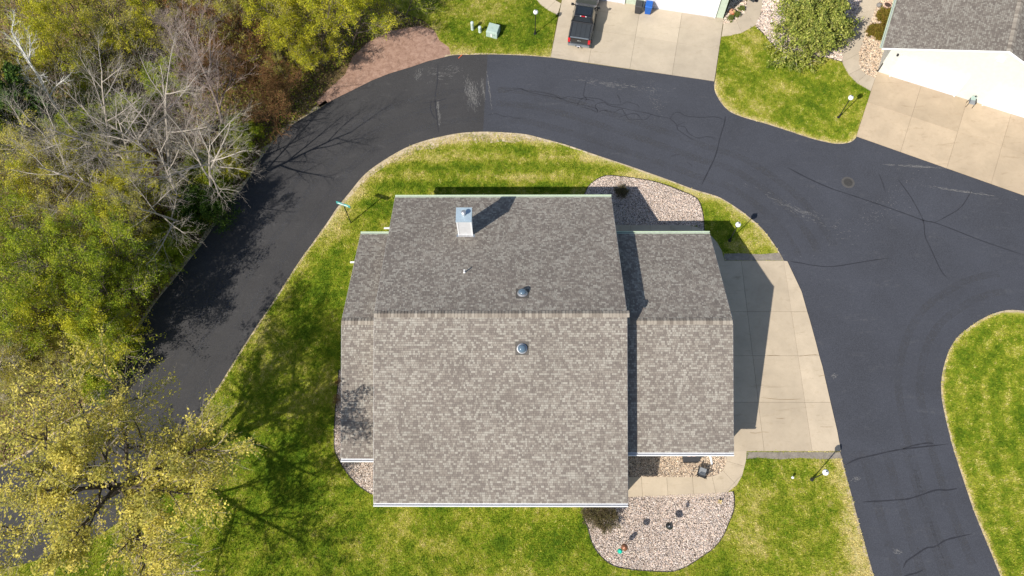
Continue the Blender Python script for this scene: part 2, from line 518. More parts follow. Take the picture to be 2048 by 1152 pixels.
OUTER = [(-260, 985), (-80, 960), (20, 925), (90, 885), (150, 835), (195, 780), (226, 734), (248, 704), (278, 656), (308.5, 608), (343, 565), (373.6, 526),
         (404, 487), (434, 443), (460, 404), (480, 383), (501, 351.6), (521.7, 317), (542.5, 289), (570, 261), (598, 240.5), (633, 220), (667, 199), (705.6, 180),
         (744, 160.7), (778.5, 147), (820, 134.6), (855, 122.5), (889.6, 114), (905, 110.5), (940, 109.5), (985, 108.7), (1050, 111), (1101, 115)]
N_DRIVE_EDGE = [(1101, 115), (1179, 127), (1261.5, 139), (1346, 150), (1428.5, 163)]
TOPLAWN_EDGE = [(1430, 164), (1429.4, 178), (1434, 191.7), (1446.7, 211), (1463, 225), (1491, 236), (1530, 247), (1574.5, 261), (1616, 275), (1646.7, 283), (1671.7, 287.5),
                (1694, 286), (1706.4, 280.6), (1712, 272)]
NE_DRIVE_EDGE = [(1712, 273), (1801, 302), (1894.4, 331.4), (1983, 363), (2047, 389.7), (2140, 424)]
EAST = [(2120, 1420), (2060, 1290), (2001, 1151.5), (1984.7, 1111), (1966, 1066.5), (1947, 1019), (1930.4, 969.7), (1914, 920), (1902, 880), (1888, 820), (1883, 787), (1884, 753), (1895, 710),
        (1912, 679), (1936, 657.5), (1974, 633.5), (2012.5, 621.6), (2048, 623), (2110, 632), (2300, 660)]

def sm(pts, z=0.0, n=3):
    return smooth_line(GP(pts, z), n)

# ------------------------------------------------------------------ ground
o = MB().sheet([(-600, -600), (600, -600), (600, 800), (-600, 800)], 0.0).build('ground', MAT['ground'])
tag(o, kind='structure')

# road, split where the new surface meets the old one
W_in = sm(INNER); W_out = sm(OUTER)
split_t = G(975.5, 108.5); split_b = G(966, 264.5)
def clip_left(line, keep_left):
    """cut a polyline at the resurfacing seam"""
    d = split_b - split_t
    side = lambda p: d.x * (p.y - split_t.y) - d.y * (p.x - split_t.x)
    return [p for p in line if (side(p) < 0) == keep_left]
left_poly = clip_left(W_out, True) + [split_t, split_b] + list(reversed(clip_left(W_in, True)))
road_new = MB().sheet(left_poly, 0.012).build('resurfaced_road', MAT['road_new'])
tag(road_new, kind='structure')
inner_right = clip_left(W_in, False)
outer_right = clip_left(W_out, False)
right_poly = [split_b, split_t] + outer_right + GP(N_DRIVE_EDGE[1:]) + sm(TOPLAWN_EDGE) + GP(NE_DRIVE_EDGE) + GP([(2500, 560), (2500, 660)]) + list(reversed(sm(EAST))) \
    + GP([(2120, 1500), (1850, 1500)]) + list(reversed(sm(INNER2))) + list(reversed(GP(DRIVE_E_EDGE))) + list(reversed(inner_right))
road = MB().sheet(right_poly, 0.012).build('road', MAT['road'])
tag(road, kind='structure')

# worn wheel paths: faint paler bands in the asphalt
def trackmat():
    m = NT('worn_wheel_path', 0.9, 0.2)
    p = m.pos()
    m.col(m.ramp(m.noise(p, 18, 4, 0.8), [(0.35, (0.06, 0.06, 0.066)), (0.65, (0.115, 0.115, 0.12))]))
    a = m.math('MULTIPLY', m.ramp(m.noise(p, 0.5, 5, 0.7), [(0.35, 0.0), (0.7, 0.75)]), m.ramp(m.noise(p, 5, 5, 0.75), [(0.4, 0.1), (0.65, 1.0)]))
    m.l(a, m.b.inputs['Alpha'])
    return m.m
TRACK = trackmat()
def offset_line(line, d):
    out = []
    for i, p in enumerate(line):
        t = line[min(i + 1, len(line) - 1)] - line[max(i - 1, 0)]; t.z = 0; t.normalize()
        out.append(p + Vector((-t.y, t.x, 0)) * d)
    return out
def track(line, d, wd, parent):
    L = offset_line(line, d - wd / 2); R = offset_line(line, d + wd / 2); n = len(L)
    MB().add([(p.x, p.y, .0145) for p in L] + [(p.x, p.y, .0145) for p in R], [(i, i + 1, n + i + 1, n + i) for i in range(n - 1)]).build('wheel_path', TRACK, parent)
for d in (1.3, 2.9, 4.3):
    track([p for p in left_poly if False] or clip_left(W_in, True)[12:], d, .55, road_new)
    track(inner_right[1:], d, .6, road)
    track(sm(INNER2), d + .3, .6, road)
for d in (1.5, 3.0): track(list(sm(EAST))[8:-8], d, .55, road)

# sealed cracks: narrow tar bands lying on the asphalt
def ribbon(mb, pts, wd, z, taper=True):
    P = smooth_line(pts, 4)
    L = []; R = []
    for i, p in enumerate(P):
        t = (P[min(i + 1, len(P) - 1)] - P[max(i - 1, 0)]); t.z = 0
        if t.length < 1e-6: t = Vector((1, 0, 0))
        t.normalize(); nrm = Vector((-t.y, t.x, 0))
        e = min(i, len(P) - 1 - i)
        ww = wd * (0.7 + 0.6 * random.random()) * (min(1.0, 0.3 + e * 0.35) if taper else 1)
        L.append(p + nrm * ww / 2); R.append(p - nrm * ww / 2)
    vs = [(p.x, p.y, z) for p in L] + [(p.x, p.y, z) for p in R]
    n = len(P)
    return mb.add(vs, [(n + i, n + i + 1, i + 1, i) for i in range(n - 1)])
def cr(origin, sc, pts):
    return [(origin[0] + a / sc, origin[1] + b / sc) for a, b in pts]
T3 = ((900, 80), 3.388)
CRACKS = [(0.05, cr(*T3, q)) for q in [
    [(370, 347), (440, 338), (480, 333), (530, 352), (620, 372), (700, 385), (750, 398), (800, 418), (860, 432), (940, 450), (990, 465), (1005, 488)],
    [(400, 327), (470, 328), (520, 345), (600, 352), (700, 372), (750, 398), (800, 385), (880, 397), (940, 405), (985, 418)],
    [(920, 280), (908, 350), (903, 375), (925, 400), (912, 415)],
    [(858, 452), (880, 410), (915, 390), (970, 395), (1010, 400), (1050, 420), (1090, 437), (1150, 440), (1180, 430), (1200, 420), (1240, 430), (1275, 445), (1280, 462)],
    [(890, 455), (950, 470), (1000, 490), (985, 450), (1000, 432), (1045, 425), (1080, 445), (1160, 460), (1250, 480), (1330, 495), (1400, 515), (1480, 530), (1510, 550), (1535, 575), (1545, 610), (1590, 640), (1650, 680)],
    [(1000, 490), (1045, 475), (1070, 493)], [(1045, 475), (1110, 490), (1160, 467), (1185, 500), (1215, 540), (1290, 540), (1320, 542), (1365, 505)],
    [(1145, 525), (1210, 505), (1260, 500), (1300, 540)], [(1490, 535), (1515, 500), (1550, 490), (1600, 515), (1700, 525), (1800, 522), (1860, 545)],
    [(1535, 580), (1560, 570), (1595, 555)], [(1545, 585), (1590, 590), (1620, 635), (1680, 665), (1740, 655), (1800, 668)],
    [(250, 510), (310, 500), (360, 518), (400, 515), (440, 530), (500, 528)], [(1130, 370), (1150, 400), (1155, 430)],
    [(1495, 790), (1525, 780), (1560, 778)], [(1600, 825), (1625, 840), (1645, 860)]]]
CRACKS += [(0.085, cr(*T3, [(1865, 515), (1860, 560), (1830, 660), (1800, 780), (1750, 890), (1705, 980)]))]
T4 = ((1660, 220), 3.84)
CRACKS += [(0.08, cr(*T4, [(-330, 440), (-180, 520), (0, 600), (150, 650), (300, 700), (430, 745), (600, 805), (720, 850), (800, 865), (950, 920), (1100, 980), (1250, 1035), (1490, 1115)]))]
CRACKS += [(0.06, cr(*T4, q)) for q in [[(520, 530), (600, 640), (650, 720), (715, 850), (730, 970), (780, 1080), (850, 1230), (900, 1290)], [(805, 865), (900, 815), (990, 760), (1040, 700), (1090, 610)], [(370, 480), (400, 550), (425, 630)]]]
CRACKS += [(0.07, cr((1360, 360), 4.43, [(975, 722), (1080, 738), (1200, 760), (1330, 768), (1450, 755), (1595, 730), (1850, 690)]))]
T6 = ((1640, 880), 4.235)
CRACKS += [(0.085, cr(*T6, q)) for q in [[(215, 210), (320, 160), (450, 130), (600, 95), (760, 70), (900, 55), (1075, 35)], [(700, 75), (800, 45), (900, 27), (960, 30)],
    [(360, 525), (500, 518), (640, 508), (740, 500), (860, 465), (980, 425), (1080, 425), (1160, 410)],
    [(705, 1085), (730, 1030), (800, 980), (900, 915), (970, 905), (1060, 850), (1150, 825), (1290, 795)], [(690, 1165), (760, 1140), (820, 1125), (880, 1095)]]]
for wd, q in CRACKS:
    ribbon(MB(), GP(q), wd, 0.017).build('crack_seal', MAT['tar'], road)
T2 = ((600, 0), 3.388)
for q in [[(935, 430), (930, 560), (915, 660), (925, 780), (940, 900)], [(830, 700), (930, 685), (1000, 665)], [(890, 680), (885, 740), (905, 790), (930, 810)]]:
    ribbon(MB(), GP(cr(*T2, q)), 0.06, 0.017).build('crack_seal', MAT['tar'], road_new)
# pale scraped patches on the surface
def scuffs(parent, px, py, n, sx, sy, ang, ln):
    mb = MB()
    c = G(px, py)
    for k in range(n * 3):
        u, v = random.gauss(0, sx), random.gauss(0, sy)
        a = ang + random.gauss(0, 0.12)
        p = c + Vector((u * math.cos(ang) - v * math.sin(ang), u * math.sin(ang) + v * math.cos(ang), 0))
        L = ln * random.uniform(0.25, 1.0); wd = random.uniform(0.006, 0.018)
        d = Vector((math.cos(a), math.sin(a), 0)) * L / 2; e = Vector((-math.sin(a), math.cos(a), 0)) * wd / 2
        mb.add([(*(p - d * .9 - e).xy, .0165), (*(p + d - e * .4).xy, .0165), (*(p + d * .8 + e).xy, .0165), (*(p - d + e * .5).xy, .0165)], [(0, 1, 2, 3)])
    mb.build('scuff_mark', MAT['scuff'], parent)
scuffs(road_new, 943, 188, 90, 0.75, 0.28, math.radians(100), 0.55)
scuffs(road_new, 966, 178, 24, 0.5, 0.07, math.radians(95), 0.4)
scuffs(road_new, 877, 222, 26, 0.6, 0.06, math.radians(95), 0.45)
scuffs(road_new, 836, 150, 18, 0.3, 0.15, math.radians(80), 0.3)
scuffs(road_new, 890, 145, 30, 0.8, 0.4, math.radians(5), 0.35)
scuffs(road, 978, 175, 26, 0.9, 0.03, math.radians(96), 0.35)
scuffs(road, 1590, 418, 40, 1.6, 0.25, math.radians(-30), 0.4)
scuffs(road, 1830, 333, 30, 1.2, 0.04, math.radians(-5), 0.5)
scuffs(road, 1925, 383, 30, 1.3, 0.05, math.radians(-12), 0.5)
scuffs(road, 1668, 752, 16, 0.12, 0.1, 0.3, 0.12)
scuffs(road, 1712, 958, 18, 0.12, 0.08, 0.3, 0.12)
scuffs(road, 1795, 1103, 16, 0.12, 0.08, -0.4, 0.12)
scuffs(road, 1310, 200, 40, 0.25, 0.9, math.radians(5), 0.12)
scuffs(road, 1230, 170, 40, 2.0, 0.15, math.radians(-10), 0.4)
scuffs(road, 1760, 420, 60, 3.0, 0.5, math.radians(35), 0.14)

# manhole
mp_ = G(1696, 365)
mh = empty('manhole', (mp_.x, mp_.y, 0.012), 0, 'round iron manhole cover set in the dark asphalt', 'manhole')
MB().lathe([(0.52, 0.004), (0.50, 0.010), (0.0001, 0.010)], n=28).build('collar', MAT['collar'], mh)
mb = MB().lathe([(0.36, 0.011), (0.35, 0.019), (0.0001, 0.019)], n=28)
mb.build('cover', MAT['iron'], mh)
mb = MB()
for i in range(-3, 4):
    for j in range(-3, 4):
        if i * i + j * j < 10: mb.box((i * 0.085, j * 0.085, 0.022), (0.045, 0.045, 0.008))
mb.build('tread_stud', MAT['iron'], mh)['kind'] = 'stuff'

# ------------------------------------------------------------------ house geometry (shared frame)
HX, HY, HYAW = -0.7716, 18.6168, math.radians(-1.3004)
HL, RUN, RZ = 8.1, 11.148, 7.862
TP = 0.4088
WE, WRZ, WRN, WRS = 7.059, 6.5605, 8.093, 7.915
WW, WRSW = 2.36, 8.30
cy, sy = math.cos(HYAW), math.sin(HYAW)
def HW(u, v):
    return Vector((HX + cy * u - sy * v, HY + sy * u + cy * v, 0))
def UV(p):
    dx, dy = p.x - HX, p.y - HY
    return (cy * dx + sy * dy, -sy * dx + cy * dy)

# ------------------------------------------------------------------ beds, walks, drives: outlines
BED_S = [(1466, 983), (1468, 1001), (1466, 1023.5), (1456, 1047.7), (1445, 1073.5), (1427, 1096), (1401, 1115), (1375.6, 1131.5), (1350, 1142), (1327, 1143.5), (1295, 1142), (1254.7, 1138),
         (1227, 1131.5), (1206, 1117), (1190, 1097.6), (1180.6, 1076.7), (1176, 1057), (1169, 1041), (1166, 1020)]
BED_W = [(678, 740), (675.8, 774), (671.3, 817), (668.6, 866), (669.5, 898), (676, 916), (689, 938.6), (705, 959), (723, 976), (743.5, 989)]
BED_N = [(1168.7, 389), (1176, 374.5), (1187, 364), (1200, 356), (1215, 352), (1241, 353.6), (1274.4, 358), (1308, 364), (1341, 374.5), (1369, 385.7), (1389.5, 395), (1398.8, 406), (1404, 423), (1407, 441), (1408, 462)]
WALK_S_IN = [(1250, 954), (1282.5, 954), (1333, 954), (1384.5, 954), (1409, 954), (1423.5, 953), (1435, 949), (1445, 941), (1449.5, 931), (1451.5, 922), (1453, 912), (1455, 902.6)]
WALK_S_OUT = [(1250, 995), (1285, 995), (1336, 995), (1387.5, 995), (1412, 995), (1433, 994), (1455, 985), (1473, 971), (1484, 952), (1489, 933), (1492.5, 918), (1493, 902.6)]
WALK_N_OUT = [(1225, 450.6), (1261, 450.6), (1301, 450.6), (1341, 450.6), (1369, 450.8), (1383, 452), (1396, 455), (1411.7, 463.6), (1423, 473), (1434, 486), (1443, 501), (1449, 522)]
NEWALK_L = [(1735, -40), (1722, 0), (1714, 30), (1707, 60), (1693, 84), (1685, 105), (1684, 125), (1687, 133), (1696.7, 150), (1713, 166.7), (1741, 183)]
NEWALK_R = [(1775, -40), (1762, 0), (1750, 20), (1744, 36), (1733, 62), (1724, 85), (1719, 107), (1717.5, 122), (1721, 138), (1732, 149), (1750, 157)]
NWWALK_O = [(1442.5, 74.5), (1463, 71.7), (1482.8, 66.7), (1499.4, 58), (1510.5, 51.4), (1519, 35), (1524, 15), (1526, 0), (1528, -40)]
NWWALK_I = [(1446.5, 48), (1460, 46), (1472, 41), (1482, 34), (1490, 24), (1493, 12), (1494, 4), (1495, -4), (1497, -40)]
NWALK2_O = [(1115, 30), (1094, 20), (1080, 9), (1073, 0), (1060, -30)]

def poly_w(pts, z=0.0): return [p for p in GP(pts, z)]
wall_s = -RUN + 0.6
bedS_poly = [HW(*UV(G(1250, 995)))] + poly_w([(1456, 985)]) + sm(BED_S) + [HW(UV(G(1166, 1020))[0], wall_s), HW(UV(G(1250, 995))[0], wall_s)]
bedA_poly = [HW(HL - 0.3, UV(G(1250, 954))[1])] + GP(WALK_S_IN[1:]) + [HW(UV(G(1455, 902))[0], -WRS + 0.55), HW(HL - 0.3, -WRS + 0.55)]
bedW_poly = sm(BED_W) + [HW(-HL + 0.3, UV(G(743.5, 989))[1]), HW(-HL + 0.3, -WRSW + .55), HW(-HL - WW + 0.3, -WRSW + .55), HW(-HL - WW + 0.3, UV(G(678, 740))[1])]
bedN_poly = sm(BED_N) + GP([(1393, 452), (1369, 450.8), (1225, 450.6)]) + [HW(HL - 0.3, RUN - 0.6), HW(UV(G(1168.7, 389))[0], RUN - 0.6)]
bedNE_poly = GP([(1510.5, 51.4), (1527, 69.5), (1544, 89), (1560.5, 103), (1583, 113), (1610, 114), (1635, 114), (1657.8, 116.7), (1684, 125)]) + list(reversed(GP(NEWALK_L[:6]))) + GP([(1640, -60), (1528, -40), (1526, 0), (1524, 15), (1519, 35)])
bedNE2_poly = GP(NEWALK_R[1:]) + GP([(1754, 144), (1805, 0), (1800, -30)])
bedNW_poly = GP(NWWALK_I[:7]) + GP([(1478, -4), (1462, 0), (1449, 34)])
walkS_poly = GP(WALK_S_OUT) + list(reversed(GP(WALK_S_IN)))
walkN_in = [(HW(*UV(G(a, b))) + Vector((0, 0, 0))) for a, b in WALK_N_OUT]
walkN_inner = []
for i, p in enumerate(walkN_in):
    t = walkN_in[min(i + 1, len(walkN_in) - 1)] - walkN_in[max(i - 1, 0)]
    t.normalize()
    walkN_inner.append(p + Vector((t.y, -t.x, 0)) * 1.3)
walkN_poly = walkN_in + list(reversed(walkN_inner))
driveE_poly = [HW(HL + WE - 0.3, UV(G(1447, 522))[1])] + GP(DRIVE_E_EDGE) + [HW(HL + WE - 0.3, UV(G(1469, 903))[1])]
stripN_poly = GP([(1449, 521.5), (1566, 521.5), (1558, 506), (1520, 509), (1480, 507), (1447, 508)])
stripS_poly = GP([(1494, 904.5), (1679.5, 904.5), (1684, 917), (1640, 919), (1600, 916), (1560, 919), (1520, 916), (1494, 918)])
house_poly = [HW(-HL - .1, -RUN + .5), HW(HL, -RUN + .5), HW(HL, RUN - .5), HW(-HL - .1, RUN - .5)]
housewE = [HW(HL - 1, -WRS + .5), HW(HL + WE - .3, -WRS + .5), HW(HL + WE - .3, WRN - .5), HW(HL - 1, WRN - .5)]
housewW = [HW(-HL - WW + .3, -WRSW + .5), HW(-HL, -WRSW + .5), HW(-HL, WRN - .5), HW(-HL - WW + .3, WRN - .5)]
EXCL = [bedS_poly, bedA_poly, bedW_poly, bedN_poly, walkS_poly, walkN_poly, driveE_poly, stripN_poly, stripS_poly, house_poly, housewE, housewW]

# ------------------------------------------------------------------ lawns
def lawn_mesh(name, poly, dryf, z=0.035, step=0.45):
    n = len(poly)
    P = np.array([[p[0], p[1]] for p in poly])
    lo, hi = P.min(0), P.max(0)
    gx, gy = np.meshgrid(np.arange(lo[0], hi[0], step), np.arange(lo[1], hi[1], step))
    Q = np.stack([gx.ravel(), gy.ravel()], 1) + RNG.uniform(-.15, .15, (gx.size, 2))
    Q = Q[inpoly(Q, poly)]
    if len(Q): Q = Q[edge_dist(Q, [tuple(p) for p in P] + [tuple(P[0])]) > 0.12]
    vs = [Vector(p) for p in P] + [Vector(q) for q in Q]
    v2, e2, f2, *_ = delaunay_2d_cdt(vs, [], [list(range(n))], 1, 1e-5)
    me = bpy.data.meshes.new(name)
    fs = []
    for f in f2:
        a, b, c = f[:3]
        k = (v2[b].x - v2[a].x) * (v2[c].y - v2[a].y) - (v2[b].y - v2[a].y) * (v2[c].x - v2[a].x)
        fs.append(tuple(f) if k > 0 else tuple(reversed(f)))
    me.from_pydata([(v.x, v.y, z) for v in v2], [], fs)
    A = np.array([[v.x, v.y] for v in v2])
    at = me.attributes.new('dry', 'FLOAT', 'POINT')
    at.data.foreach_set('value', dryf(A).astype(np.float32))
    me.materials.append(MAT['lawn'])
    return tag(link(name, me), kind='structure')

GRAMP = np.array([[0.0, .12, .205, .010], [0.35, .275, .33, .022], [0.62, .43, .43, .05], [1.0, .66, .57, .25]])
def gcol(d):
    return np.stack([np.interp(d, GRAMP[:, 0], GRAMP[:, k]) for k in (1, 2, 3)], 1)

def grass(name, poly, dryf, dens, excl=(), z=0.035, hmin=0.05, hmax=0.11, label=None, bare=None):
    P = np.array([[p[0], p[1]] for p in poly]); lo, hi = P.min(0), P.max(0)
    n = int((hi[0] - lo[0]) * (hi[1] - lo[1]) * dens)
    Q = RNG.uniform(lo, hi, (n, 2))
    Q = Q[inpoly(Q, poly)]
    for e in excl: Q = Q[~inpoly(Q, e)]
    if bare is not None: Q = Q[RNG.random(len(Q)) > bare(Q)]
    n = len(Q)
    d = np.clip(dryf(Q) + RNG.normal(0, 0.16, n) + (vnoise(Q, .28, 5) - .5) * .8, 0, 1)
    c = gcol(d) * RNG.uniform(.75, 1.25, (n, 1))
    V = []; F = []; C = []
    for k in range(3):
        a = RNG.uniform(0, 2 * np.pi, n); h = RNG.uniform(hmin, hmax, n); ln = RNG.uniform(.02, .11, n); wd = RNG.uniform(.012, .028, n)
        off = RNG.normal(0, .03, (n, 2)); b = Q + off
        dx, dy = np.cos(a), np.sin(a)
        v = np.zeros((n, 3, 3))
        v[:, 0] = np.stack([b[:, 0] - dy * wd, b[:, 1] + dx * wd, np.full(n, z - .005)], 1)
        v[:, 1] = np.stack([b[:, 0] + dy * wd, b[:, 1] - dx * wd, np.full(n, z - .005)], 1)
        v[:, 2] = np.stack([b[:, 0] + dx * ln, b[:, 1] + dy * ln, z + h], 1)
        F.append(np.arange(n * 3).reshape(n, 3) + k * n * 3)
        V.append(v.reshape(-1, 3)); C.append(np.repeat(c, 3, 0))
    me = np_mesh(name, np.concatenate(V), np.concatenate(F), MAT['blade'], np.concatenate(C))
    return tag(link(name, me), label, 'grass', kind='stuff')

def xy(line): return [(p.x, p.y) for p in line]
edge_in = xy(W_in); edge_in2 = xy(sm(INNER2)); edge_e = xy(sm(EAST)); edge_top = xy(sm(TOPLAWN_EDGE)); edge_out = xy(W_out)
ISL_EDGE = [(p[0], p[1]) for p in edge_in]
def dry_island(Q):
    v = .36 + .50 * (vnoise(Q, 2.6, 1) - .5) + .44 * (vnoise(Q, .9, 2) - .5)
    ang = HYAW
    yy = -Q[:, 0] * math.sin(ang) + Q[:, 1] * math.cos(ang)
    north = np.clip((Q[:, 1] - 30.0) / 1.5, 0, 1)
    v += north * .20 * np.sin(yy * 2 * np.pi / 1.75 + 1.2 * vnoise(Q, 4, 3))
    e1 = edge_dist(Q, edge_in[::2]); e2 = edge_dist(Q, edge_in2)
    wnear = np.clip(1 - (e1 - .1) / (1.0 + 1.2 * vnoise(Q, 1.6, 9)), 0, 1)
    v += .55 * wnear * np.clip((Q[:, 1] - 22) / 6, 0.35, 1)
    v += .45 * np.clip(1 - e2 / 1.6, 0, 1)
    south_e = np.clip((Q[:, 0] - 8) / 3, 0, 1) * np.clip((12 - Q[:, 1]) / 2, 0, 1)
    v += .14 * south_e
    west = np.clip((-9 - Q[:, 0]) / 2, 0, 1) * np.clip((25 - Q[:, 1]) / 3, 0, 1)
    v -= .06 * west
    return np.clip(v + .03 - .45 * np.clip((vnoise(Q, .5, 41) - .86) * 9, 0, 1), 0, 1)
def dry_east(Q):
    e = edge_dist(Q, edge_e)
    v = .40 + .34 * (vnoise(Q, 2.4, 11) - .5) + .36 * (vnoise(Q, .8, 12) - .5) + .11 * np.sin(e * 2 * np.pi / 1.5 + 3.2 * vnoise(Q, 3, 14)) * (.35 + 1.1 * vnoise(Q, 4, 15))
    return np.clip(v + .5 * np.clip(1 - e / .35, 0, 1), 0, 1)
def dry_top(Q):
    e = edge_dist(Q, edge_top)
    v = .42 + .5 * (vnoise(Q, 2.6, 21) - .5) + .3 * (vnoise(Q, .9, 22) - .5) + .08 * np.sin(e * 2 * np.pi / 1.9 + 2 * vnoise(Q, 3, 24))
    return np.clip(v + .5 * np.clip(1 - e / .45, 0, 1), 0, 1)
def dry_nw(Q):
    e = edge_dist(Q, edge_out)
    v = .40 + .55 * (vnoise(Q, 2.2, 31) - .5) + .3 * (vnoise(Q, .8, 32) - .5)
    return np.clip(v + .5 * np.clip(1 - e / 1.2, 0, 1), 0, 1)

isl_poly = list(W_in) + [G(1566.5, 522), HW(HL + WE - 0.5, UV(G(1566.5, 522))[1]), HW(HL + WE - .5, UV(G(1469, 903))[1]), G(1679, 903.5)] + sm(INNER2) + GP([(1790, 1500), (-260, 1500)])
lawn_mesh('lawn', isl_poly, dry_island)
vis = GP([(-40, -40), (2090, -40), (2090, 1190), (-40, 1190)])
isl_vis = list(W_in) + [G(1566.5, 522), HW(HL + WE - 0.5, UV(G(1566.5, 522))[1]), HW(HL + WE - .5, UV(G(1469, 903))[1]), G(1679, 903.5)] + sm(INNER2)[:16] + GP([(1758, 1200), (-60, 1200)])
grass('lawn_grass', isl_vis, dry_island, 190, EXCL, label='mown green and straw coloured grass around the big roofed house',
      bare=lambda Q: np.clip(1.15 - edge_dist(Q, edge_in[::2]) / .55, 0, .93) * np.clip((Q[:, 1] - 27) / 3, .35, 1))
east_poly = sm(EAST) + GP([(2300, 1420)])
lawn_mesh('lawn', east_poly, dry_east)
grass('lawn_grass', [p for p in sm(EAST) if p.x < 36] + GP([(2130, 640), (2130, 1200), (2030, 1200)]), dry_east, 190, label='striped grass on the rounded lawn across the road')
top_poly = GP([(1442.5, 74.5)]) + sm(TOPLAWN_EDGE) + GP([(1741, 183), (1713, 166.7), (1696.7, 150), (1687, 133), (1684, 125), (1657.8, 116.7), (1610, 113.5), (1583, 113), (1560.5, 103), (1544, 89), (1527, 69.5), (1510.5, 51.4), (1499.4, 58), (1482.8, 66.7), (1463, 71.7)])
lawn_mesh('lawn', top_poly, dry_top)
grass('lawn_grass', top_poly, dry_top, 190, label='grass on the lawn between the two concrete driveways')
nw_poly = GP([(1060, -60), (1073, 0), (1080, 9), (1094, 20), (1115, 30), (1101, 115), (1050, 111), (985, 108.7), (940, 109.5), (902, 110.5), (898, 95), (880, 82), (868, 60), (845, 40), (790, 20), (760, -60)])
lawn_mesh('lawn', nw_poly, dry_nw)
grass('lawn_grass', nw_poly, dry_nw, 190, label='grass on the lawn around the green utility box')

# verge: worn soil along the inside of the bend
def band(line, w0, z, name, mat, wf=None):
    mb = MB(); L = []; R = []
    for i, p in enumerate(line):
        t = (line[min(i + 1, len(line) - 1)] - line[max(i - 1, 0)]); t.z = 0; t.normalize()
        nrm = Vector((t.y, -t.x, 0))
        ww = w0 if wf is None else wf(i / (len(line) - 1))
        L.append((p.x - nrm.x * .03, p.y - nrm.y * .03, z)); R.append((p.x + nrm.x * ww, p.y + nrm.y * ww, z))
    n = len(line)
    mb.add(L + R, [(i, n + i, n + i + 1, i + 1) for i in range(n - 1)])
    return tag(mb.build(name, mat), kind='structure')
i0 = min(range(len(W_in)), key=lambda i: (W_in[i] - G(387, 851)).length); i1 = min(range(len(W_in)), key=lambda i: (W_in[i] - G(1110, 284)).length)
band(W_in[i0:i1], .5, 0.039, 'verge', MAT['verge'], lambda t: (.10 + .85 * max(0, min(1, (t - .42) * 3.2)) * (1 - max(0, (t - .9) * 9.5))) * random.uniform(.75, 1.2))
band(W_in[i1 - 1:], .12, 0.039, 'verge', MAT['verge'], lambda t: .09 * random.uniform(.4, 1.5))
band(sm(INNER2), .12, 0.039, 'verge', MAT['verge'], lambda t: .16 * random.uniform(.4, 1.5))
band(list(sm(EAST)), .12, 0.039, 'verge', MAT['verge'], lambda t: .12 * random.uniform(.5, 1.5))
band(list(reversed(sm(TOPLAWN_EDGE))), -.10, 0.039, 'verge', MAT['verge'], lambda t: .10 * random.uniform(.5, 1.5))
band(list(reversed(sm(OUTER[-6:]))), .1, 0.039, 'verge', MAT['verge'], lambda t: .10 * random.uniform(.5, 1.5))

# woodland floor and the reddish gravel patch
forest_poly = [G(-260, 985), *W_out[:clip_left(W_out, True).__len__()]]
forest_poly = [p for p in W_out if p.x < G(897, 112).x] + GP([(900, 96), (880, 82), (868, 60), (845, 40), (790, 20), (760, -60), (740, -160), (-500, -260), (-600, 900)])
tag(MB().sheet(forest_poly, 0.008).build('woodland_floor', MAT['forest']), kind='structure')
mul = GP([(904, 110.8), (889.6, 114.5), (855, 123), (820, 135), (778.5, 147.5), (744, 161.2), (705.6, 180.5), (667, 199.5), (640, 215), (632, 205), (655, 180), (690, 150), (705, 115), (735, 85), (780, 62), (840, 52), (870, 62), (882, 82), (899, 92)])
tag(MB().sheet(mul, 0.03).build('gravel_patch', MAT['mulch']), kind='structure')
band(list(reversed([p for p in W_out if p.x < G(660, 200).x])), .3, 0.03, 'verge', MAT['verge'], lambda t: .28 * random.uniform(.3, 1.5))

# ------------------------------------------------------------------ concrete slabs
SLABN = [0]
def slab(poly, parent, mat, top=0.07, gap=0.012, th=0.10):
    c = Vector((sum(p[0] for p in poly) / len(poly), sum(p[1] for p in poly) / len(poly), 0))
    q = []
    for p in poly:
        d = Vector((p[0], p[1], 0)) - c
        q.append(c + d * max(0, (d.length - gap) / max(d.length, 1e-6)) - c)
    mb = MB().prism(q, 0, th)
    o = mb.build('slab', mat, parent)
    o.location = (c.x, c.y, top - th + random.uniform(-.003, .003))
    return o
def base_sheet(name, poly, z, label=None):
    return tag(MB().sheet(poly, z).build(name, MAT['joint']), kind='structure')
def lerp(a, b, t): return a + (b - a) * t

dE = base_sheet('driveway', driveE_poly, 0.040)
rows = [522, 624, 712, 805, 903]
edge = GP(DRIVE_E_EDGE)
for r in range(4):
    ya, yb = rows[r], rows[r + 1]
    def on(p0, p1, y):
        t = (y - p0[1]) / (p1[1] - p0[1]); return G(lerp(p0[0], p1[0], t), y)
    def wl(y): return HW(HL + WE - 0.28, UV(G(1500, y))[1])
    j1a, j1b = on((1482, 522), (1528, 903), ya), on((1482, 522), (1528, 903), yb)
    j2a, j2b = on((1567, 522), (1624, 903), ya), on((1567, 522), (1624, 903), yb)
    slab([wl(ya), j1a, j1b, wl(yb)], dE, MAT['conc'])
    slab([j1a, j2a, j2b, j1b], dE, MAT['conc'])
    es = [G(a, b) for a, b in DRIVE_E_EDGE if ya - 2 <= b <= yb + 2]
    slab([j2a] + es + [j2b], dE, MAT['conc'])

def quad_slabs(parent, c, us, vs, mat):
    A, B, C_, D = c
    f = lambda u, v: lerp(lerp(A, B, u), lerp(D, C_, u), v)
    for i in range(len(us) - 1):
        for j in range(len(vs) - 1):
            slab([f(us[i], vs[j]), f(us[i + 1], vs[j]), f(us[i + 1], vs[j + 1]), f(us[i], vs[j + 1])], parent, mat)
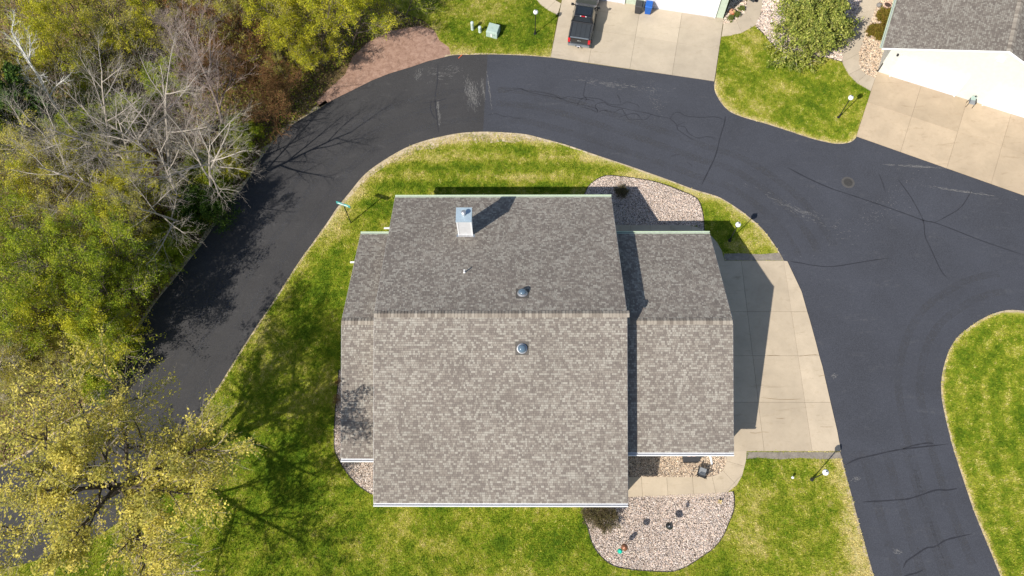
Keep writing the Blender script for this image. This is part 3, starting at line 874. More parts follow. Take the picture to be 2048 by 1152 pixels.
# rusty hairline cracks in the slabs
T9 = ((1480, 640), 3.6)
for q in [[(420, 265), (480, 256), (520, 252), (562, 251)], [(180, 260), (240, 257), (292, 260)], [(70, 812), (110, 816), (160, 808), (210, 811)], [(575, 770), (620, 772), (668, 771)], [(252, 708), (285, 711), (320, 709)], [(565, 407), (590, 402), (615, 398)], [(150, 560), (300, 575), (440, 570)]]:
    ribbon(MB(), GP(cr(*T9, q)), .022, .0775).build('hairline_crack', MAT['rustcrack'], dE)
# north drive: A,B at the road edge
NA, NB = G(1101, 115), G(1428.5, 163); ND, NC = G(1129, -54), G(1448.5, 36)
NC2 = G(1447, 37)
ndir = (G(1216, 2.3) - G(1429, 35.2)).normalized()
NC = G(1447, 37.5); ND = NC + ndir * (NB - NA).length * 1.02
dN = base_sheet('driveway', [NA, NB, NC, ND], 0.040)
quad_slabs(dN, (NA, NB, NC, ND), [0, .235, .488, .745, 1], [0, .5, 1], MAT['conc_n'])
# north-east drive
EA, EB = G(1712, 273), G(2140, 424)
EDir = Vector((0.91277, -0.40847, 0))
EW0 = G(1754, 144); ED = EW0; EC = EW0 + EDir * ((EB - EA).length + .4)
dNE = base_sheet('driveway', [EA, EB, EC, ED], 0.040)
LNE = (EB - EA).length
us = [0] + [((G(a, b) - EA).dot((EB - EA).normalized())) / LNE for a, b in ((1801, 302), (1894.4, 331.4), (1983, 361.5))] + [0.86, 1]
quad_slabs(dNE, (EA, EB, EC, ED), us, [0, .52, 1], MAT['conc_ne'])

def walk(name, inn, out, breaks, mat, z=0.07):
    pol = list(inn) + list(reversed(out))
    w_ = base_sheet(name, pol, 0.042)
    for a, b in zip(breaks[:-1], breaks[1:]):
        slab(list(inn[a:b + 1]) + list(reversed(out[a:b + 1])), w_, mat, z)
    return w_
walk('footpath', GP(WALK_S_IN), GP(WALK_S_OUT), [0, 1, 2, 3, 5, 7, 9, 11], MAT['conc'])
walk('footpath', walkN_inner, walkN_in, [0, 1, 2, 3, 5, 7, 9, 11], MAT['conc'])
walk('footpath', GP(NEWALK_L), GP(NEWALK_R), [0, 2, 3, 4, 6, 8, 9, 10], MAT['conc_n'])
walk('footpath', GP(NWWALK_O), GP(NWWALK_I), [0, 2, 4, 6, 8], MAT['conc_n'])
wpo = GP([(1115, 31), (1094, 20), (1080, 9), (1073, 0), (1060, -40)]); wpi = GP([(1122, 8), (1112, 2), (1106, -6), (1102, -14), (1094, -40)])
walk('footpath', wpi, wpo, [0, 1, 3, 4], MAT['conc_n'])

# ------------------------------------------------------------------ gravel beds
STONES = np.array([[.68, .58, .50], [.62, .49, .41], [.76, .68, .61], [.50, .40, .33], [.46, .41, .38], [.68, .54, .44], [.30, .26, .24], [.76, .66, .54], [.66, .61, .57]])
OCT = np.array([[1, 0, 0], [0, 1, 0], [-1, 0, 0], [0, -1, 0], [0, 0, 1], [0, 0, -1]], float)
OF = np.array([[0, 1, 4], [1, 2, 4], [2, 3, 4], [3, 0, 4]])   # stones bedded in the soil: upper faces
def bed(poly, tint, dens, label, edge=None, smin=.022, smax=.046, z=0.047):
    b = MB().sheet(poly, z).build('gravel_bed', MAT['bedsoil'])
    tag(b, kind='structure')
    P = np.array([[p[0], p[1]] for p in poly]); lo, hi = P.min(0), P.max(0)
    n = int((hi[0] - lo[0]) * (hi[1] - lo[1]) * dens)
    Q = RNG.uniform(lo, hi, (n, 2)); Q = Q[inpoly(Q, poly)]; n = len(Q)
    s = RNG.uniform(smin, smax, n) * np.where(RNG.random(n) < .07, 1.6, RNG.uniform(.7, 1.1, n))
    sc = np.stack([s * RNG.uniform(.8, 1.4, n), s * RNG.uniform(.5, .9, n), s * RNG.uniform(.35, .6, n)], 1)
    v = OCT[None] * sc[:, None] + RNG.normal(0, .15, (n, 6, 3)) * s[:, None, None]
    a = RNG.uniform(0, 2 * np.pi, n); tl = RNG.normal(0, .3, n)
    x, y, zz = v[..., 0], v[..., 1], v[..., 2]
    zz, x = zz * np.cos(tl)[:, None] + x * np.sin(tl)[:, None], x * np.cos(tl)[:, None] - zz * np.sin(tl)[:, None]
    X = x * np.cos(a)[:, None] - y * np.sin(a)[:, None] + Q[:, 0:1]; Y = x * np.sin(a)[:, None] + y * np.cos(a)[:, None] + Q[:, 1:2]
    Z = zz + z + .012 + RNG.uniform(0, .025, n)[:, None]
    V = np.stack([X, Y, Z], -1).reshape(-1, 3)
    F = (OF[None] + (np.arange(n) * 6)[:, None, None]).reshape(-1, 3)
    k = RNG.integers(0, len(STONES), n)
    patch = vnoise(Q, 1.8, 77)[:, None]
    c = STONES[k] * np.array(tint) * RNG.uniform(.8, 1.15, (n, 1)) * (.9 + .2 * patch)
    me = np_mesh('gravel_stones', V, F, MAT['stone'], np.repeat(c, 6, 0))
    g = tag(link('gravel_stones', me), label, 'gravel', kind='stuff')
    if edge is not None:
        mb = MB(); L = []
        for i, p in enumerate(edge):
            t = edge[min(i + 1, len(edge) - 1)] - edge[max(i - 1, 0)]; t.z = 0; t.normalize()
            nr = Vector((-t.y, t.x, 0)) * .022
            L.append([(p.x - nr.x, p.y - nr.y, .03), (p.x - nr.x, p.y - nr.y, .105), (p.x + nr.x, p.y + nr.y, .105), (p.x + nr.x, p.y + nr.y, .03)])
        vs = [q for r in L for q in r]; fs = []
        for i in range(len(L) - 1):
            for k2 in range(4):
                fs.append((i * 4 + k2, i * 4 + (k2 + 1) % 4, (i + 1) * 4 + (k2 + 1) % 4, (i + 1) * 4 + k2))
        mb.add(vs, fs).build('edging', MAT['edging'], b)
    return b
bed(bedS_poly, (1.0, .96, .93), 780, 'pale pink and grey gravel of the rounded bed with bird feeders', sm(BED_S))
bed(bedA_poly, (1.0, .92, .78), 780, 'tan gravel between the garage eave and the curved path')
bed(bedW_poly, (.95, .92, .9), 780, 'gravel under the west eave of the big roofed house', sm(BED_W))
bed(bedN_poly, (1.0, .96, .93), 780, 'pale gravel of the half shaded bed beside the long roof', sm(BED_N))
bed(bedNE_poly, (1.02, .98, .95), 260, 'whitish gravel around the spreading juniper', GP([(1510.5, 51.4), (1527, 69.5), (1544, 89), (1560.5, 103), (1583, 113), (1610, 114), (1635, 114), (1657.8, 116.7), (1684, 125)]), .05, .10)
bed(bedNE2_poly, (.92, .84, .70), 260, 'tan cobbles between the path and the white garage wall', None, .05, .11)
bed(bedNW_poly, (1.05, 1.02, .95), 260, 'whitish stones inside the curve of the path by the sage wall', None, .05, .09)
tag(MB().sheet(stripN_poly, .047).build('gravel_strip', MAT['strip']), kind='structure')
tag(MB().sheet(stripS_poly, .047).build('gravel_strip', MAT['strip']), kind='structure')

# ------------------------------------------------------------------ roofs
SP = math.atan(TP); CS, SN = math.cos(SP), math.sin(SP)
TABC = np.array([[.285, .254, .215], [.254, .223, .188], [.222, .191, .162], [.192, .164, .141], [.325, .297, .253]])
def shingle_mesh(name, u0, u1, s0, s1, sgn, zr, seed, tone=1.0):
    """laminated shingles: every tab its own raised quad with a front edge"""
    r = np.random.default_rng(seed)
    ex = 0.143
    V = []; C = []
    nrow = int((s1 - s0) / ex)
    for k in range(nrow + 1):
        b = s1 - k * ex; a = max(s0, b - ex)
        if b - a < .02: continue
        ws = r.choice([.09, .13, .17, .21, .29], size=int((u1 - u0) / .1) + 4, p=[.2, .25, .25, .2, .1]) * r.uniform(.85, 1.15)
        e = u0 - r.uniform(0, .2) + np.concatenate([[0], np.cumsum(ws)])
        e = e[(e < u1)]; e = np.append(np.maximum(e, u0), u1)
        lo, hi = e[:-1], e[1:]
        m = hi - lo > .01; lo, hi = lo[m], hi[m]; n = len(lo)
        cen = np.stack([(lo + hi) / 2, np.full(n, a)], 1)
        q = vnoise(cen, .8, seed + 3) * .20 + vnoise(cen, .30, seed + 4) * .22 + r.random(n) * .78
        idx = np.clip(((q - .25) / .72 * 4.99), 0, 4).astype(int)
        idx = np.array([3, 2, 1, 0, 4])[idx]
        c = TABC[idx] * r.uniform(.95, 1.05, (n, 1)) * tone * (.93 + .14 * vnoise(cen, 2.8, seed + 9)[:, None])
        th = np.where(r.random(n) < .5, .009, .018)
        def pt(u, s, off):
            s = np.full(n, s) if np.isscalar(s) else s
            return np.stack([u, sgn * (s * CS + off * SN), zr - s * SN + off * CS], 1)
        off0 = np.full(n, .004)
        top = off0 + .001; bot = off0 + th
        g = .006
        q0 = pt(lo + g, a + .015, top); q1 = pt(hi - g, a + .015, top); q2 = pt(hi - g, b, bot); q3 = pt(lo + g, b, bot)
        q4 = pt(hi - g, b + .001, off0 * 0); q5 = pt(lo + g, b + .001, off0 * 0)
        V.append(np.stack([q0, q1, q2, q3, q4, q5], 1)); C.append(c)
    V = np.concatenate(V); C = np.concatenate(C); n = len(V)
    base = (np.arange(n) * 6)[:, None]
    if sgn < 0: F = np.concatenate([base + np.array([[3, 2, 1, 0]]), base + np.array([[5, 4, 2, 3]])])
    else: F = np.concatenate([base + np.array([[0, 1, 2, 3]]), base + np.array([[3, 2, 4, 5]])])
    return np_mesh(name, V.reshape(-1, 3), F, MAT['shingle'], np.repeat(C, 6, 0))

def gable_roof(parent, u0, u1, runN, runS, zr, seed, gut_n='gutter_g', gut_s='gutter_w', rakes=(True, True), capu=None, tone=1.0):
    rf = MB()
    lN, lS = runN / CS, runS / CS
    zn, zs = zr - runN * TP, zr - runS * TP
    t = .16
    rf.hexa([(u0, -runS, zs - t), (u1, -runS, zs - t), (u1, 0, zr - t), (u0, 0, zr - t)], [(u0, -runS, zs), (u1, -runS, zs), (u1, 0, zr), (u0, 0, zr)])
    rf.hexa([(u0, 0, zr - t), (u1, 0, zr - t), (u1, runN, zn - t), (u0, runN, zn - t)], [(u0, 0, zr), (u1, 0, zr), (u1, runN, zn), (u0, runN, zn)])
    roof = rf.build('roof', MAT['deck'], parent)
    a = shingle_mesh('shingles', u0, u1, .05, lS + .02, -1, zr, seed, tone); oa = link('shingles', a, roof); oa['kind'] = 'stuff'
    b = shingle_mesh('shingles', u0, u1, .05, lN + .02, 1, zr, seed + 50, tone); ob = link('shingles', b, roof); ob['kind'] = 'stuff'
    # ridge caps
    cu0, cu1 = capu or (u0, u1)
    wd = .23
    mb = MB()
    # one folded cap, one end lifted over its neighbour
    L = .215
    def cp(x, s, sg, off): return (x, sg * (s * CS + off * SN), -s * SN + off * CS)
    for (x0, x1, h0, h1) in ((0, L, .032, .055),):
        vs = [cp(x0, wd, -1, h0 - .006), (x0, 0, h0 + .014), cp(x0, wd, 1, h0 - .006), cp(x1 - .012, wd, -1, h1 - .006), (x1 - .012, 0, h1 + .014), cp(x1 - .012, wd, 1, h1 - .006),
              cp(x0, wd, -1, 0), cp(x0, wd, 1, 0), cp(x1 - .012, wd, -1, 0), cp(x1 - .012, wd, 1, 0), (x1 - .012, 0, 0), (x0, 0, 0)]
        mb.add(vs, [(0, 3, 4, 1), (1, 4, 5, 2), (0, 6, 8, 3), (5, 9, 7, 2), (3, 8, 10, 4), (4, 10, 9, 5), (1, 11, 6, 0), (2, 7, 11, 1)])
    cm = mb.mesh('ridge_cap', MAT['capr'])
    x = cu0
    while x < cu1 - .05:
        c = link('ridge_cap', cm, roof); c.location = (x, 0, zr); x += L
    # gutters: an open trough with lips and hangers
    for sg, run, zz, gm in ((-1, runS, zs, gut_s), (1, runN, zn, gut_n)):
        g = MB()
        y0 = sg * (run + .012)
        g.box(((u0 + u1) / 2, y0 + sg * .022, zz - .060), (u1 - u0, .035, .15))
        g.box(((u0 + u1) / 2, y0 + sg * .180, zz - .045), (u1 - u0, .06, .13))
        go = g.build('gutter', MAT[gm], parent)
        MB().box(((u0 + u1) / 2, y0 + sg * .095, zz - .085), (u1 - u0 - .01, .111, .02)).build('trough', MAT['trough'], go)
    # rake boards
    for use, uu, du in ((rakes[0], u0, -.012), (rakes[1], u1, .012)):
        if not use: continue
        for sg, run, zz in ((-1, runS, zs), (1, runN, zn)):
            m = MB()
            a0, a1 = sorted((uu, uu + du))
            m.hexa([(a0, 0, zr - .22), (a1, 0, zr - .22), (a1, sg * run, zz - .22), (a0, sg * run, zz - .22)], [(a0, 0, zr - .02), (a1, 0, zr - .02), (a1, sg * run, zz - .02), (a0, sg * run, zz - .02)])
            m.build('rake_board', MAT['trim'], parent)
    return roof

def gable_walls(parent, u0, u1, vS, vN, zr, mat, name='wall'):
    """closed body under a gable roof; vS, vN are wall lines, top follows the roof underside"""
    z_s, z_n = zr - vS * TP - .18, zr - vN * TP - .18
    pr = [(-vS, 0.0), (-vS, z_s), (0, zr - .18), (vN, z_n), (vN, 0.0)]
    mb = MB()
    vs = [(u0, v, z) for v, z in pr] + [(u1, v, z) for v, z in pr]
    n = 5
    mb.add(vs, [tuple(range(n)), tuple(range(2 * n - 1, n - 1, -1))] + [(i, n + i, n + (i + 1) % n, (i + 1) % n)[::-1] if False else (i, n + i, n + (i + 1) % n, (i + 1) % n) for i in range(n)])
    return mb.build(name, mat, parent)

def garage_door(parent, u, v, wd, ht, face='u', sgn=1):
    """sectional door: four panels in a frame. face u: door lies in a plane of constant u"""
    fr = MB()
    for k in (-1, 1):
        c = (u, v + k * (wd / 2 + .05), ht / 2) if face == 'u' else (u + k * (wd / 2 + .05), v, ht / 2)
        fr.box(c, (.22, .1, ht) if face == 'u' else (.1, .22, ht))
    c = (u, v, ht + .06)
    fr.box(c, (.24, wd + .2, .12) if face == 'u' else (wd + .2, .24, .12))
    d = fr.build('garage_door', MAT['trim'], parent)
    h = ht / 4
    pm = MB()
    sz = (.06, wd - .01, h - .035) if face == 'u' else (wd - .01, .06, h - .035)
    pm.box((0, 0, 0), sz)
    m = pm.mesh('panel', MAT['doorw'], .008)
    for k in range(4):
        p = link('panel', m, d); p.location = (u - sgn * .0, v, h * (k + .5)) if face == 'u' else (u, v, h * (k + .5))
    return d

def window(parent, u, v, z, wd, ht, face='v', sgn=-1):
    f = MB()
    ax = (lambda a, b: (u + a, v, z + b)) if face == 'v' else (lambda a, b: (u, v + a, z + b))
    dep = .05
    for k in (-1, 1):
        f.box(ax(k * wd / 2, 0), (.08, dep, ht + .16) if face == 'v' else (dep, .08, ht + .16))
        f.box(ax(0, k * (ht / 2 + .04)), (wd, dep + .01, .08) if face == 'v' else (dep + .01, wd, .08))
    f.box(ax(0, 0), (.05, dep - .01, ht) if face == 'v' else (dep - .01, .05, ht))
    w_ = f.build('window', MAT['trim'], parent)
    MB().box(ax(0, 0), (wd, .02, ht) if face == 'v' else (.02, wd, ht)).build('pane', MAT['glass'], w_)
    return w_

house = empty('house', (HX, HY, 0), HYAW, 'large low house with taupe shingle gable roof, metal chimney box and two side wings', 'house')
gable_roof(house, -HL, HL, RUN, RUN, RZ, 100)
gable_roof(house, HL - .28, HL + WE, WRN, WRS, WRZ, 200, rakes=(False, True), tone=1.0)
gable_roof(house, -HL - WW, -HL + .28, WRN, WRSW, WRZ, 300, rakes=(True, False))
gable_walls(house, -HL + .3, HL - .3, RUN - .6, RUN - .6, RZ, MAT['siding'])
gable_walls(house, HL - .29, HL + WE - .3, WRS - .55, WRN - .55, WRZ, MAT['siding'])
gable_walls(house, -HL - WW + .3, -HL + .29, WRSW - .55, WRN - .55, WRZ, MAT['siding'])
for v in (-4.0, 3.6):
    garage_door(house, HL + WE - .27, v, 4.9, 2.3, 'u')
for u in (-5, -1.5, 3.5):
    window(house, u, -RUN + .585, 1.6, 1.6, 1.3)
    window(house, u, RUN - .585, 1.6, 1.6, 1.3)
window(house, HL + 3.5, -WRS + .535, 1.6, 1.2, 1.2)
# chimney box
ch = MB().hexa([(-3.08, 7.16, 4.3), (-2.12, 7.16, 4.3), (-2.12, 8.14, 4.0), (-3.08, 8.14, 4.0)], [(-3.08, 7.16, 7.0), (-2.12, 7.16, 7.0), (-2.12, 8.14, 7.0), (-3.08, 8.14, 7.0)])
cho = ch.build('chimney', MAT['siding_c'], house)
cho['label'] = 'pale siding chimney box with blue grey metal cap'
for sx in (-3.08, -2.12):
    MB().box((sx, 7.155, 5.9), (.10, .03, 2.2)).build('corner_board', MAT['trim'], cho)
cap = MB().hexa([(-3.16, 7.08, 6.985), (-2.04, 7.08, 6.985), (-2.04, 8.22, 6.985), (-3.16, 8.22, 6.985)], [(-3.14, 7.10, 7.06), (-2.06, 7.10, 7.06), (-2.06, 8.20, 7.06), (-3.14, 8.20, 7.06)]).build('cap', MAT['metalblue'], cho)
MB().lathe([(.13, 7.05), (.11, 7.1), (.10, 7.36), (.16, 7.36), (.17, 7.44), (.10, 7.50), (.001, 7.51)], (-2.6, 7.62, 0), 18).build('flue', MAT['metal'], cho, smooth=False)
MB().hexa([(-3.25, 6.95, RZ - 6.95 * TP + .015), (-1.95, 6.95, RZ - 6.95 * TP + .015), (-1.95, 7.2, RZ - 7.2 * TP + .015), (-3.25, 7.2, RZ - 7.2 * TP + .015)],
          [(-3.2, 6.95, RZ - 6.95 * TP + .03), (-2.0, 6.95, RZ - 6.95 * TP + .03), (-2.0, 7.2, RZ - 7.2 * TP + .03), (-3.2, 7.2, RZ - 7.2 * TP + .03)]).build('flashing', MAT['metal'], cho)
vp = MB().lathe([(.12, 6.30), (.07, 6.46), (.048, 6.47), (.048, 6.80), (.001, 6.80)], (-2.49, 3.57, 0), 14).build('vent_pipe', MAT['white'], house)
def skylight(u, v):
    s_ = 1 if v > 0 else -1
    z = RZ - abs(v) * TP
    e = MB()
    prof = [(.34, -.03), (.33, .05), (.29, .07), (.29, .16), (.001, .16)]
    R = Matrix.Rotation(-s_ * SP, 3, 'X')
    e.lathe(prof, n=26)
    e.v = [tuple(R @ Vector(p) + Vector((u, v, z))) for p in e.v]
    so_ = e.build('skylight', MAT['metal'], house)
    d = MB().lathe([(.275, .161), (.27, .19), (.24, .25), (.18, .30), (.10, .33), (.001, .34)], n=26)
    d.v = [tuple(R @ Vector(p) + Vector((u, v, z))) for p in d.v]
    d.build('dome', MAT['dome'], so_, smooth=True)
    fl = MB().box((0, -.02 * s_, .012), (.86, .86, .02))
    fl.v = [tuple(R @ Vector(p) + Vector((u, v, z))) for p in fl.v]
    fl.build('flashing', MAT['deck'], so_)
skylight(1.41, 1.70); skylight(1.375, -2.05)
# downspout outlets lying on the ground
def outlet(p0, p1):
    a, b = G(*p0, .12), G(*p1, .12)
    ua, ub = UV(a), UV(b)
    MB().bar((*ua, .12), (*ub, .10), .12, .09).build('downspout_outlet', MAT['white'], house, .01)
outlet((1419, 905), (1424, 929)); outlet((768, 456.5), (800, 456)); outlet((700.5, 524.5), (735, 524))
# narrow downspouts on wall corners
for u, v, h in ((HL + WE - .36, -WRS + .5, 3.1), (-HL + .36, RUN - .52, 3.1), (-HL - WW + .35, WRN - .5, 3.1), (HL - .4, -RUN + .52, 3.1)):
    MB().box((u, v, h / 2), (.09, .07, h)).build('downspout', MAT['white'], house)

# ------------------------------------------------------------------ neighbour houses
NEA = math.atan2(-0.40847, 0.91277)
# local frame: u along the ridge (away from the drive), v across; gable with doors faces -u
P0 = G(1754, 144)
ridge_xy = P0 + EDir * 7.56
inward = Vector((0.40847, 0.91277, 0))
ang = math.atan2(inward.y, inward.x)
ne = empty('house', (ridge_xy.x, ridge_xy.y, 0), ang, 'white gabled house with two white garage doors beside the stained driveway', 'house')
# v positive = left of +u ; run both 8.31
gable_roof(ne, -.30, 9.5, 8.31, 8.31, 6.45, 400, gut_n='gutter_g', gut_s='gutter_g', rakes=(True, False), tone=.86)
gable_walls(ne, 0, 9.6, 7.56, 7.56, 6.45, MAT['siding'])
gable_roof(ne, 9.3, 24, 11.1, 11.1, 7.9, 450, gut_n='gutter_g', gut_s='gutter_g', tone=.86)
gable_walls(ne, 9.6, 23.7, 10.5, 10.5, 7.9, MAT['siding'])
garage_door(ne, -.03, 7.56 - 3.78, 5.3, 2.3, 'u'); garage_door(ne, -.03, -(7.56 - 3.60), 5.3, 2.3, 'u')
fl_ = MB().box((.04, 7.53, .6), (.1, .08, 1.1)).build('meter_pipe', MAT['black'], ne)
MB().box((-.1, .05, 5.25), (.22, .5, .35)).build('gable_vent', MAT['trim'], ne)
MB().box((-.06, 6.9, 2.55), (.14, .14, .22)).build('wall_lamp', MAT['black'], ne, .02)

A_, B_ = G(1216, 2.3), G(1429, 35.2)
nwd = (B_ - A_).normalized(); nwin = Vector((-nwd.y, nwd.x, 0))
corner = B_ + nwd * .72
mid = corner - nwd * 7.55
nw = empty('house', (mid.x, mid.y, 0), math.atan2(nwin.y, nwin.x), 'sage green house with wide white garage doors behind the two bins', 'house')
gable_roof(nw, -.30, 9, 8.3, 8.3, 6.45, 500, rakes=(True, False), tone=.9)
gable_walls(nw, 0, 9, 7.55, 7.55, 6.45, MAT['siding_g'])
garage_door(nw, -.03, -(7.55 - .72 - 3.15), 6.2, 2.35, 'u'); garage_door(nw, -.03, 7.55 - 3.6, 5.3, 2.35, 'u')

# ------------------------------------------------------------------ globe lamps
def make_lamp():
    e = empty('globe_lamp')
    MB().lathe([(.13, 0), (.13, .05), (.075, .07), (.07, .42), (.045, .50), (.036, .55), (.033, 2.36), (.06, 2.38), (.10, 2.46), (.11, 2.49), (.001, 2.49)], n=14).build('post', MAT['black'], e)
    MB().sphere((0, 0, 2.67), .205, 22, 12).build('globe', MAT['glow'], e, smooth=True)
    MB().lathe([(.055, 2.862), (.05, 2.90), (.02, 2.92), (.03, 2.96), (.008, 3.03), (.001, 3.04)], n=10).build('finial', MAT['black'], e)
    return e
lamp0 = make_lamp()
LAMPS = [((1070.2, 67.7), 'white globe lamp on a black post near the utility box'), ((1677, 235), 'white globe lamp on a black post beside the stained driveway'),
         ((1459, 481.5), 'white globe lamp on a black post at the edge of the roof shadow'), ((1623.4, 959), 'white globe lamp on a black post between curved path and road')]
for i, ((px, py), lb) in enumerate(LAMPS):
    l_ = lamp0 if i == 0 else copy_tree(lamp0)
    p = G(px, py, .03); l_.location = p; l_.rotation_euler.z = i * 1.1
    tag(l_, lb, 'lamp', 'globe lamps on the lawns')

# ------------------------------------------------------------------ street sign
p = G(702, 446, .03)
sg = empty('street_sign', p, 0, 'teal street name sign on a thin dark post by the road bend', 'sign')
MB().cyl((0, 0, 0), (0, 0, 3.05), .042, .042, 8).build('post', MAT['black'], sg)
a, b = G(663, 402.5, 2.95) - Vector(p), G(694, 413, 2.95) - Vector(p)
dv = (b - a); dv.z = 0; dv.normalize()
c0 = Vector((0, 0, 2.92))
MB().bar(c0 - dv * .58, c0 + dv * .56, .06, .30).build('name_plate', MAT['teal'], sg, .004)
MB().box((0, 0, 3.07), (.09, .09, .05)).build('bracket', MAT['metal'], sg)
pv = Vector((-dv.y, dv.x, 0))
MB().bar(c0 + Vector((0, 0, .02)) - pv * .035 - dv * .45, c0 + Vector((0, 0, .02)) - pv * .035 + dv * .40, .012, .10).build('lettering_band', MAT['white'], sg)

# ------------------------------------------------------------------ utility boxes
def pedestal(px, py, h, r, label):
    p = G(px, py, .03)
    e = empty('utility_pedestal', p, 0, label, 'utility post')
    MB().lathe([(r * 1.1, 0), (r * 1.1, .06), (r, .08), (r, h * .8), (r * 1.08, h * .8 + .01), (r * 1.08, h - .05), (r * .9, h), (.001, h + .02)], n=16).build('housing', MAT['util_l'], e)
    MB().box((0, -r - .005, h * .72), (.08, .012, .06)).build('latch', MAT['util'], e)
    return e
pedestal(945, 59, .92, .13, 'tall pale green utility pedestal on the lawn')
pedestal(960, 64, .66, .135, 'short pale green utility pedestal next to the transformer box')
p0, p1 = G(972, 73.5, .03), G(993.8, 79, .03)
td = (p1 - p0).normalized(); tn = Vector((-td.y, td.x, 0)); tw = (p1 - p0).length
tb = empty('transformer_box', (p0 + p1) / 2 + tn * .02, math.atan2(td.y, td.x), 'grey green transformer box with sloped lid on the lawn', 'utility box')
hw = tw / 2
MB().hexa([(-hw, 0, 0), (hw, 0, 0), (hw, .95, 0), (-hw, .95, 0)], [(-hw, .06, .52), (hw, .06, .52), (hw, .95, .62), (-hw, .95, .62)]).build('cabinet', MAT['util'], tb, .02)
MB().hexa([(-hw - .02, .02, .50), (hw + .02, .02, .50), (hw + .02, .97, .60), (-hw - .02, .97, .60)], [(-hw + .03, .10, .68), (hw - .03, .10, .68), (hw - .03, .93, .80), (-hw + .03, .93, .80)]).build('lid', MAT['util'], tb, .03)
MB().box((-.02, .012, .30), (.12, .02, .34)).build('sticker', MAT['white'], tb)
MB().box((.22, .018, .42), (.08, .02, .08)).build('lock', MAT['metal'], tb)

# ------------------------------------------------------------------ pickup truck
TA = G(1156, 101)
tdir = ((G(1115, 30) - G(1101, 115)).normalized() * .5 + (G(1281.6, 44.5) - G(1261.6, 138)).normalized() * .5).normalized()
tk = empty('pickup_truck', (TA.x, TA.y, .07), math.atan2(tdir.y, tdir.x), 'black pickup truck with covered bed parked on the driveway', 'pickup truck')
def loft(sections):
    mb = MB(); n = len(sections[0]); vs = [v for s_ in sections for v in s_]
    fs = []
    for k in range(len(sections) - 1):
        for i in range(n):
            j = (i + 1) % n
            fs.append((k * n + i, (k + 1) * n + i, (k + 1) * n + j, k * n + j))
    fs.append(tuple(range(n))); fs.append(tuple(range(len(sections) * n - 1, (len(sections) - 1) * n - 1, -1)))
    return mb.add(vs, fs)
def sec(x, w_, z0, z1, sh):
    """closed body section: sills, flared waist, shoulder"""
    h = w_ / 2
    return [(x, -h * .93, z0), (x, -h, z0 + .18), (x, -h, z0 + (z1 - z0) * .62), (x, -h * sh, z1 - .05), (x, -h * sh * .94, z1), (x, h * sh * .94, z1), (x, h * sh, z1 - .05), (x, h, z0 + (z1 - z0) * .62), (x, h, z0 + .18), (x, h * .93, z0)]
body = loft([sec(.10, 1.90, .50, 1.34, .95), sec(.16, 1.96, .48, 1.36, .96), sec(.9, 2.02, .45, 1.36, .96), sec(1.80, 2.00, .42, 1.34, .96), sec(3.9, 2.00, .42, 1.30, .95), sec(4.3, 2.00, .42, 1.30, .93), sec(5.3, 2.02, .45, 1.24, .90), sec(5.68, 1.94, .48, 1.16, .86), sec(5.82, 1.80, .52, 1.05, .84)])
bo = body.build('body', MAT['paint'], tk, smooth=False)
# wheels
for x in (1.05, 4.75):
    for s_ in (-1, 1):
        wh = MB().cyl((x, s_ * .80, .39), (x, s_ * 1.03, .39), .39, .39, 22).build('wheel', MAT['rubber'], tk, .03)
        MB().cyl((x, s_ * .95, .39), (x, s_ * 1.036, .39), .25, .25, 16).build('rim', MAT['chrome'], wh)
        MB().lathe([(.47, -.02), (.47, .02), (.40, .02), (.40, -.02)], n=20).v
# cab
bt = [(1.86, -.95, 1.33), (4.05, -.95, 1.30), (4.05, .95, 1.30), (1.86, .95, 1.33)]
tp_ = [(2.02, -.76, 1.90), (3.20, -.76, 1.92), (3.20, .76, 1.92), (2.02, .76, 1.90)]
cab = MB().hexa(bt, tp_).build('cab', MAT['paint'], tk, .06, seg=3)
def cabglass(name, q, off):
    P = [Vector(v) for v in q]; n_ = (P[1] - P[0]).cross(P[3] - P[0]).normalized() * off
    m = MB().hexa([v for v in P], [v + n_ for v in P]); return m.build(name, MAT['glass'], cab)
def onface(a, b, c, d, m0, m1, k0, k1):
    A, B, C_, D = map(Vector, (a, b, c, d)); f = lambda s_, t: lerp(lerp(A, B, s_), lerp(D, C_, s_), t)
    return [f(m0, k0), f(m1, k0), f(m1, k1), f(m0, k1)]
cabglass('rear_window', onface(bt[3], bt[0], tp_[0], tp_[3], .12, .88, .18, .86), .012)
cabglass('windscreen', onface(bt[1], bt[2], tp_[2], tp_[1], .07, .93, .10, .90), .012)
for (a, b, c, d, flip) in ((bt[0], bt[1], tp_[1], tp_[0], 0), (bt[2], bt[3], tp_[3], tp_[2], 1)):
    for m0, m1 in ((.07, .46), (.50, .88)):
        cabglass('side_window', onface(a, b, c, d, m0, m1, .16, .86), .012)
MB().box((2.63, 0, 1.925), (.85, 1.22, .012)).build('roof_glass', MAT['glass'], cab)
MB().box((2.02, 0, 1.905), (.07, .34, .05)).build('brake_lamp', MAT['redlight'], cab, .012)
for s_ in (-1, 1): MB().box((2.02, s_ * .23, 1.905), (.06, .10, .045)).build('cargo_lamp', MAT['white'], cab, .01)
for s_ in (-1, 1):
    mi = MB().box((3.72, s_ * 1.16, 1.36), (.14, .24, .22)).build('mirror', MAT['paint'], tk, .04)
    MB().bar((3.74, s_ * .95, 1.32), (3.72, s_ * 1.08, 1.34), .06).build('arm', MAT['black'], mi)
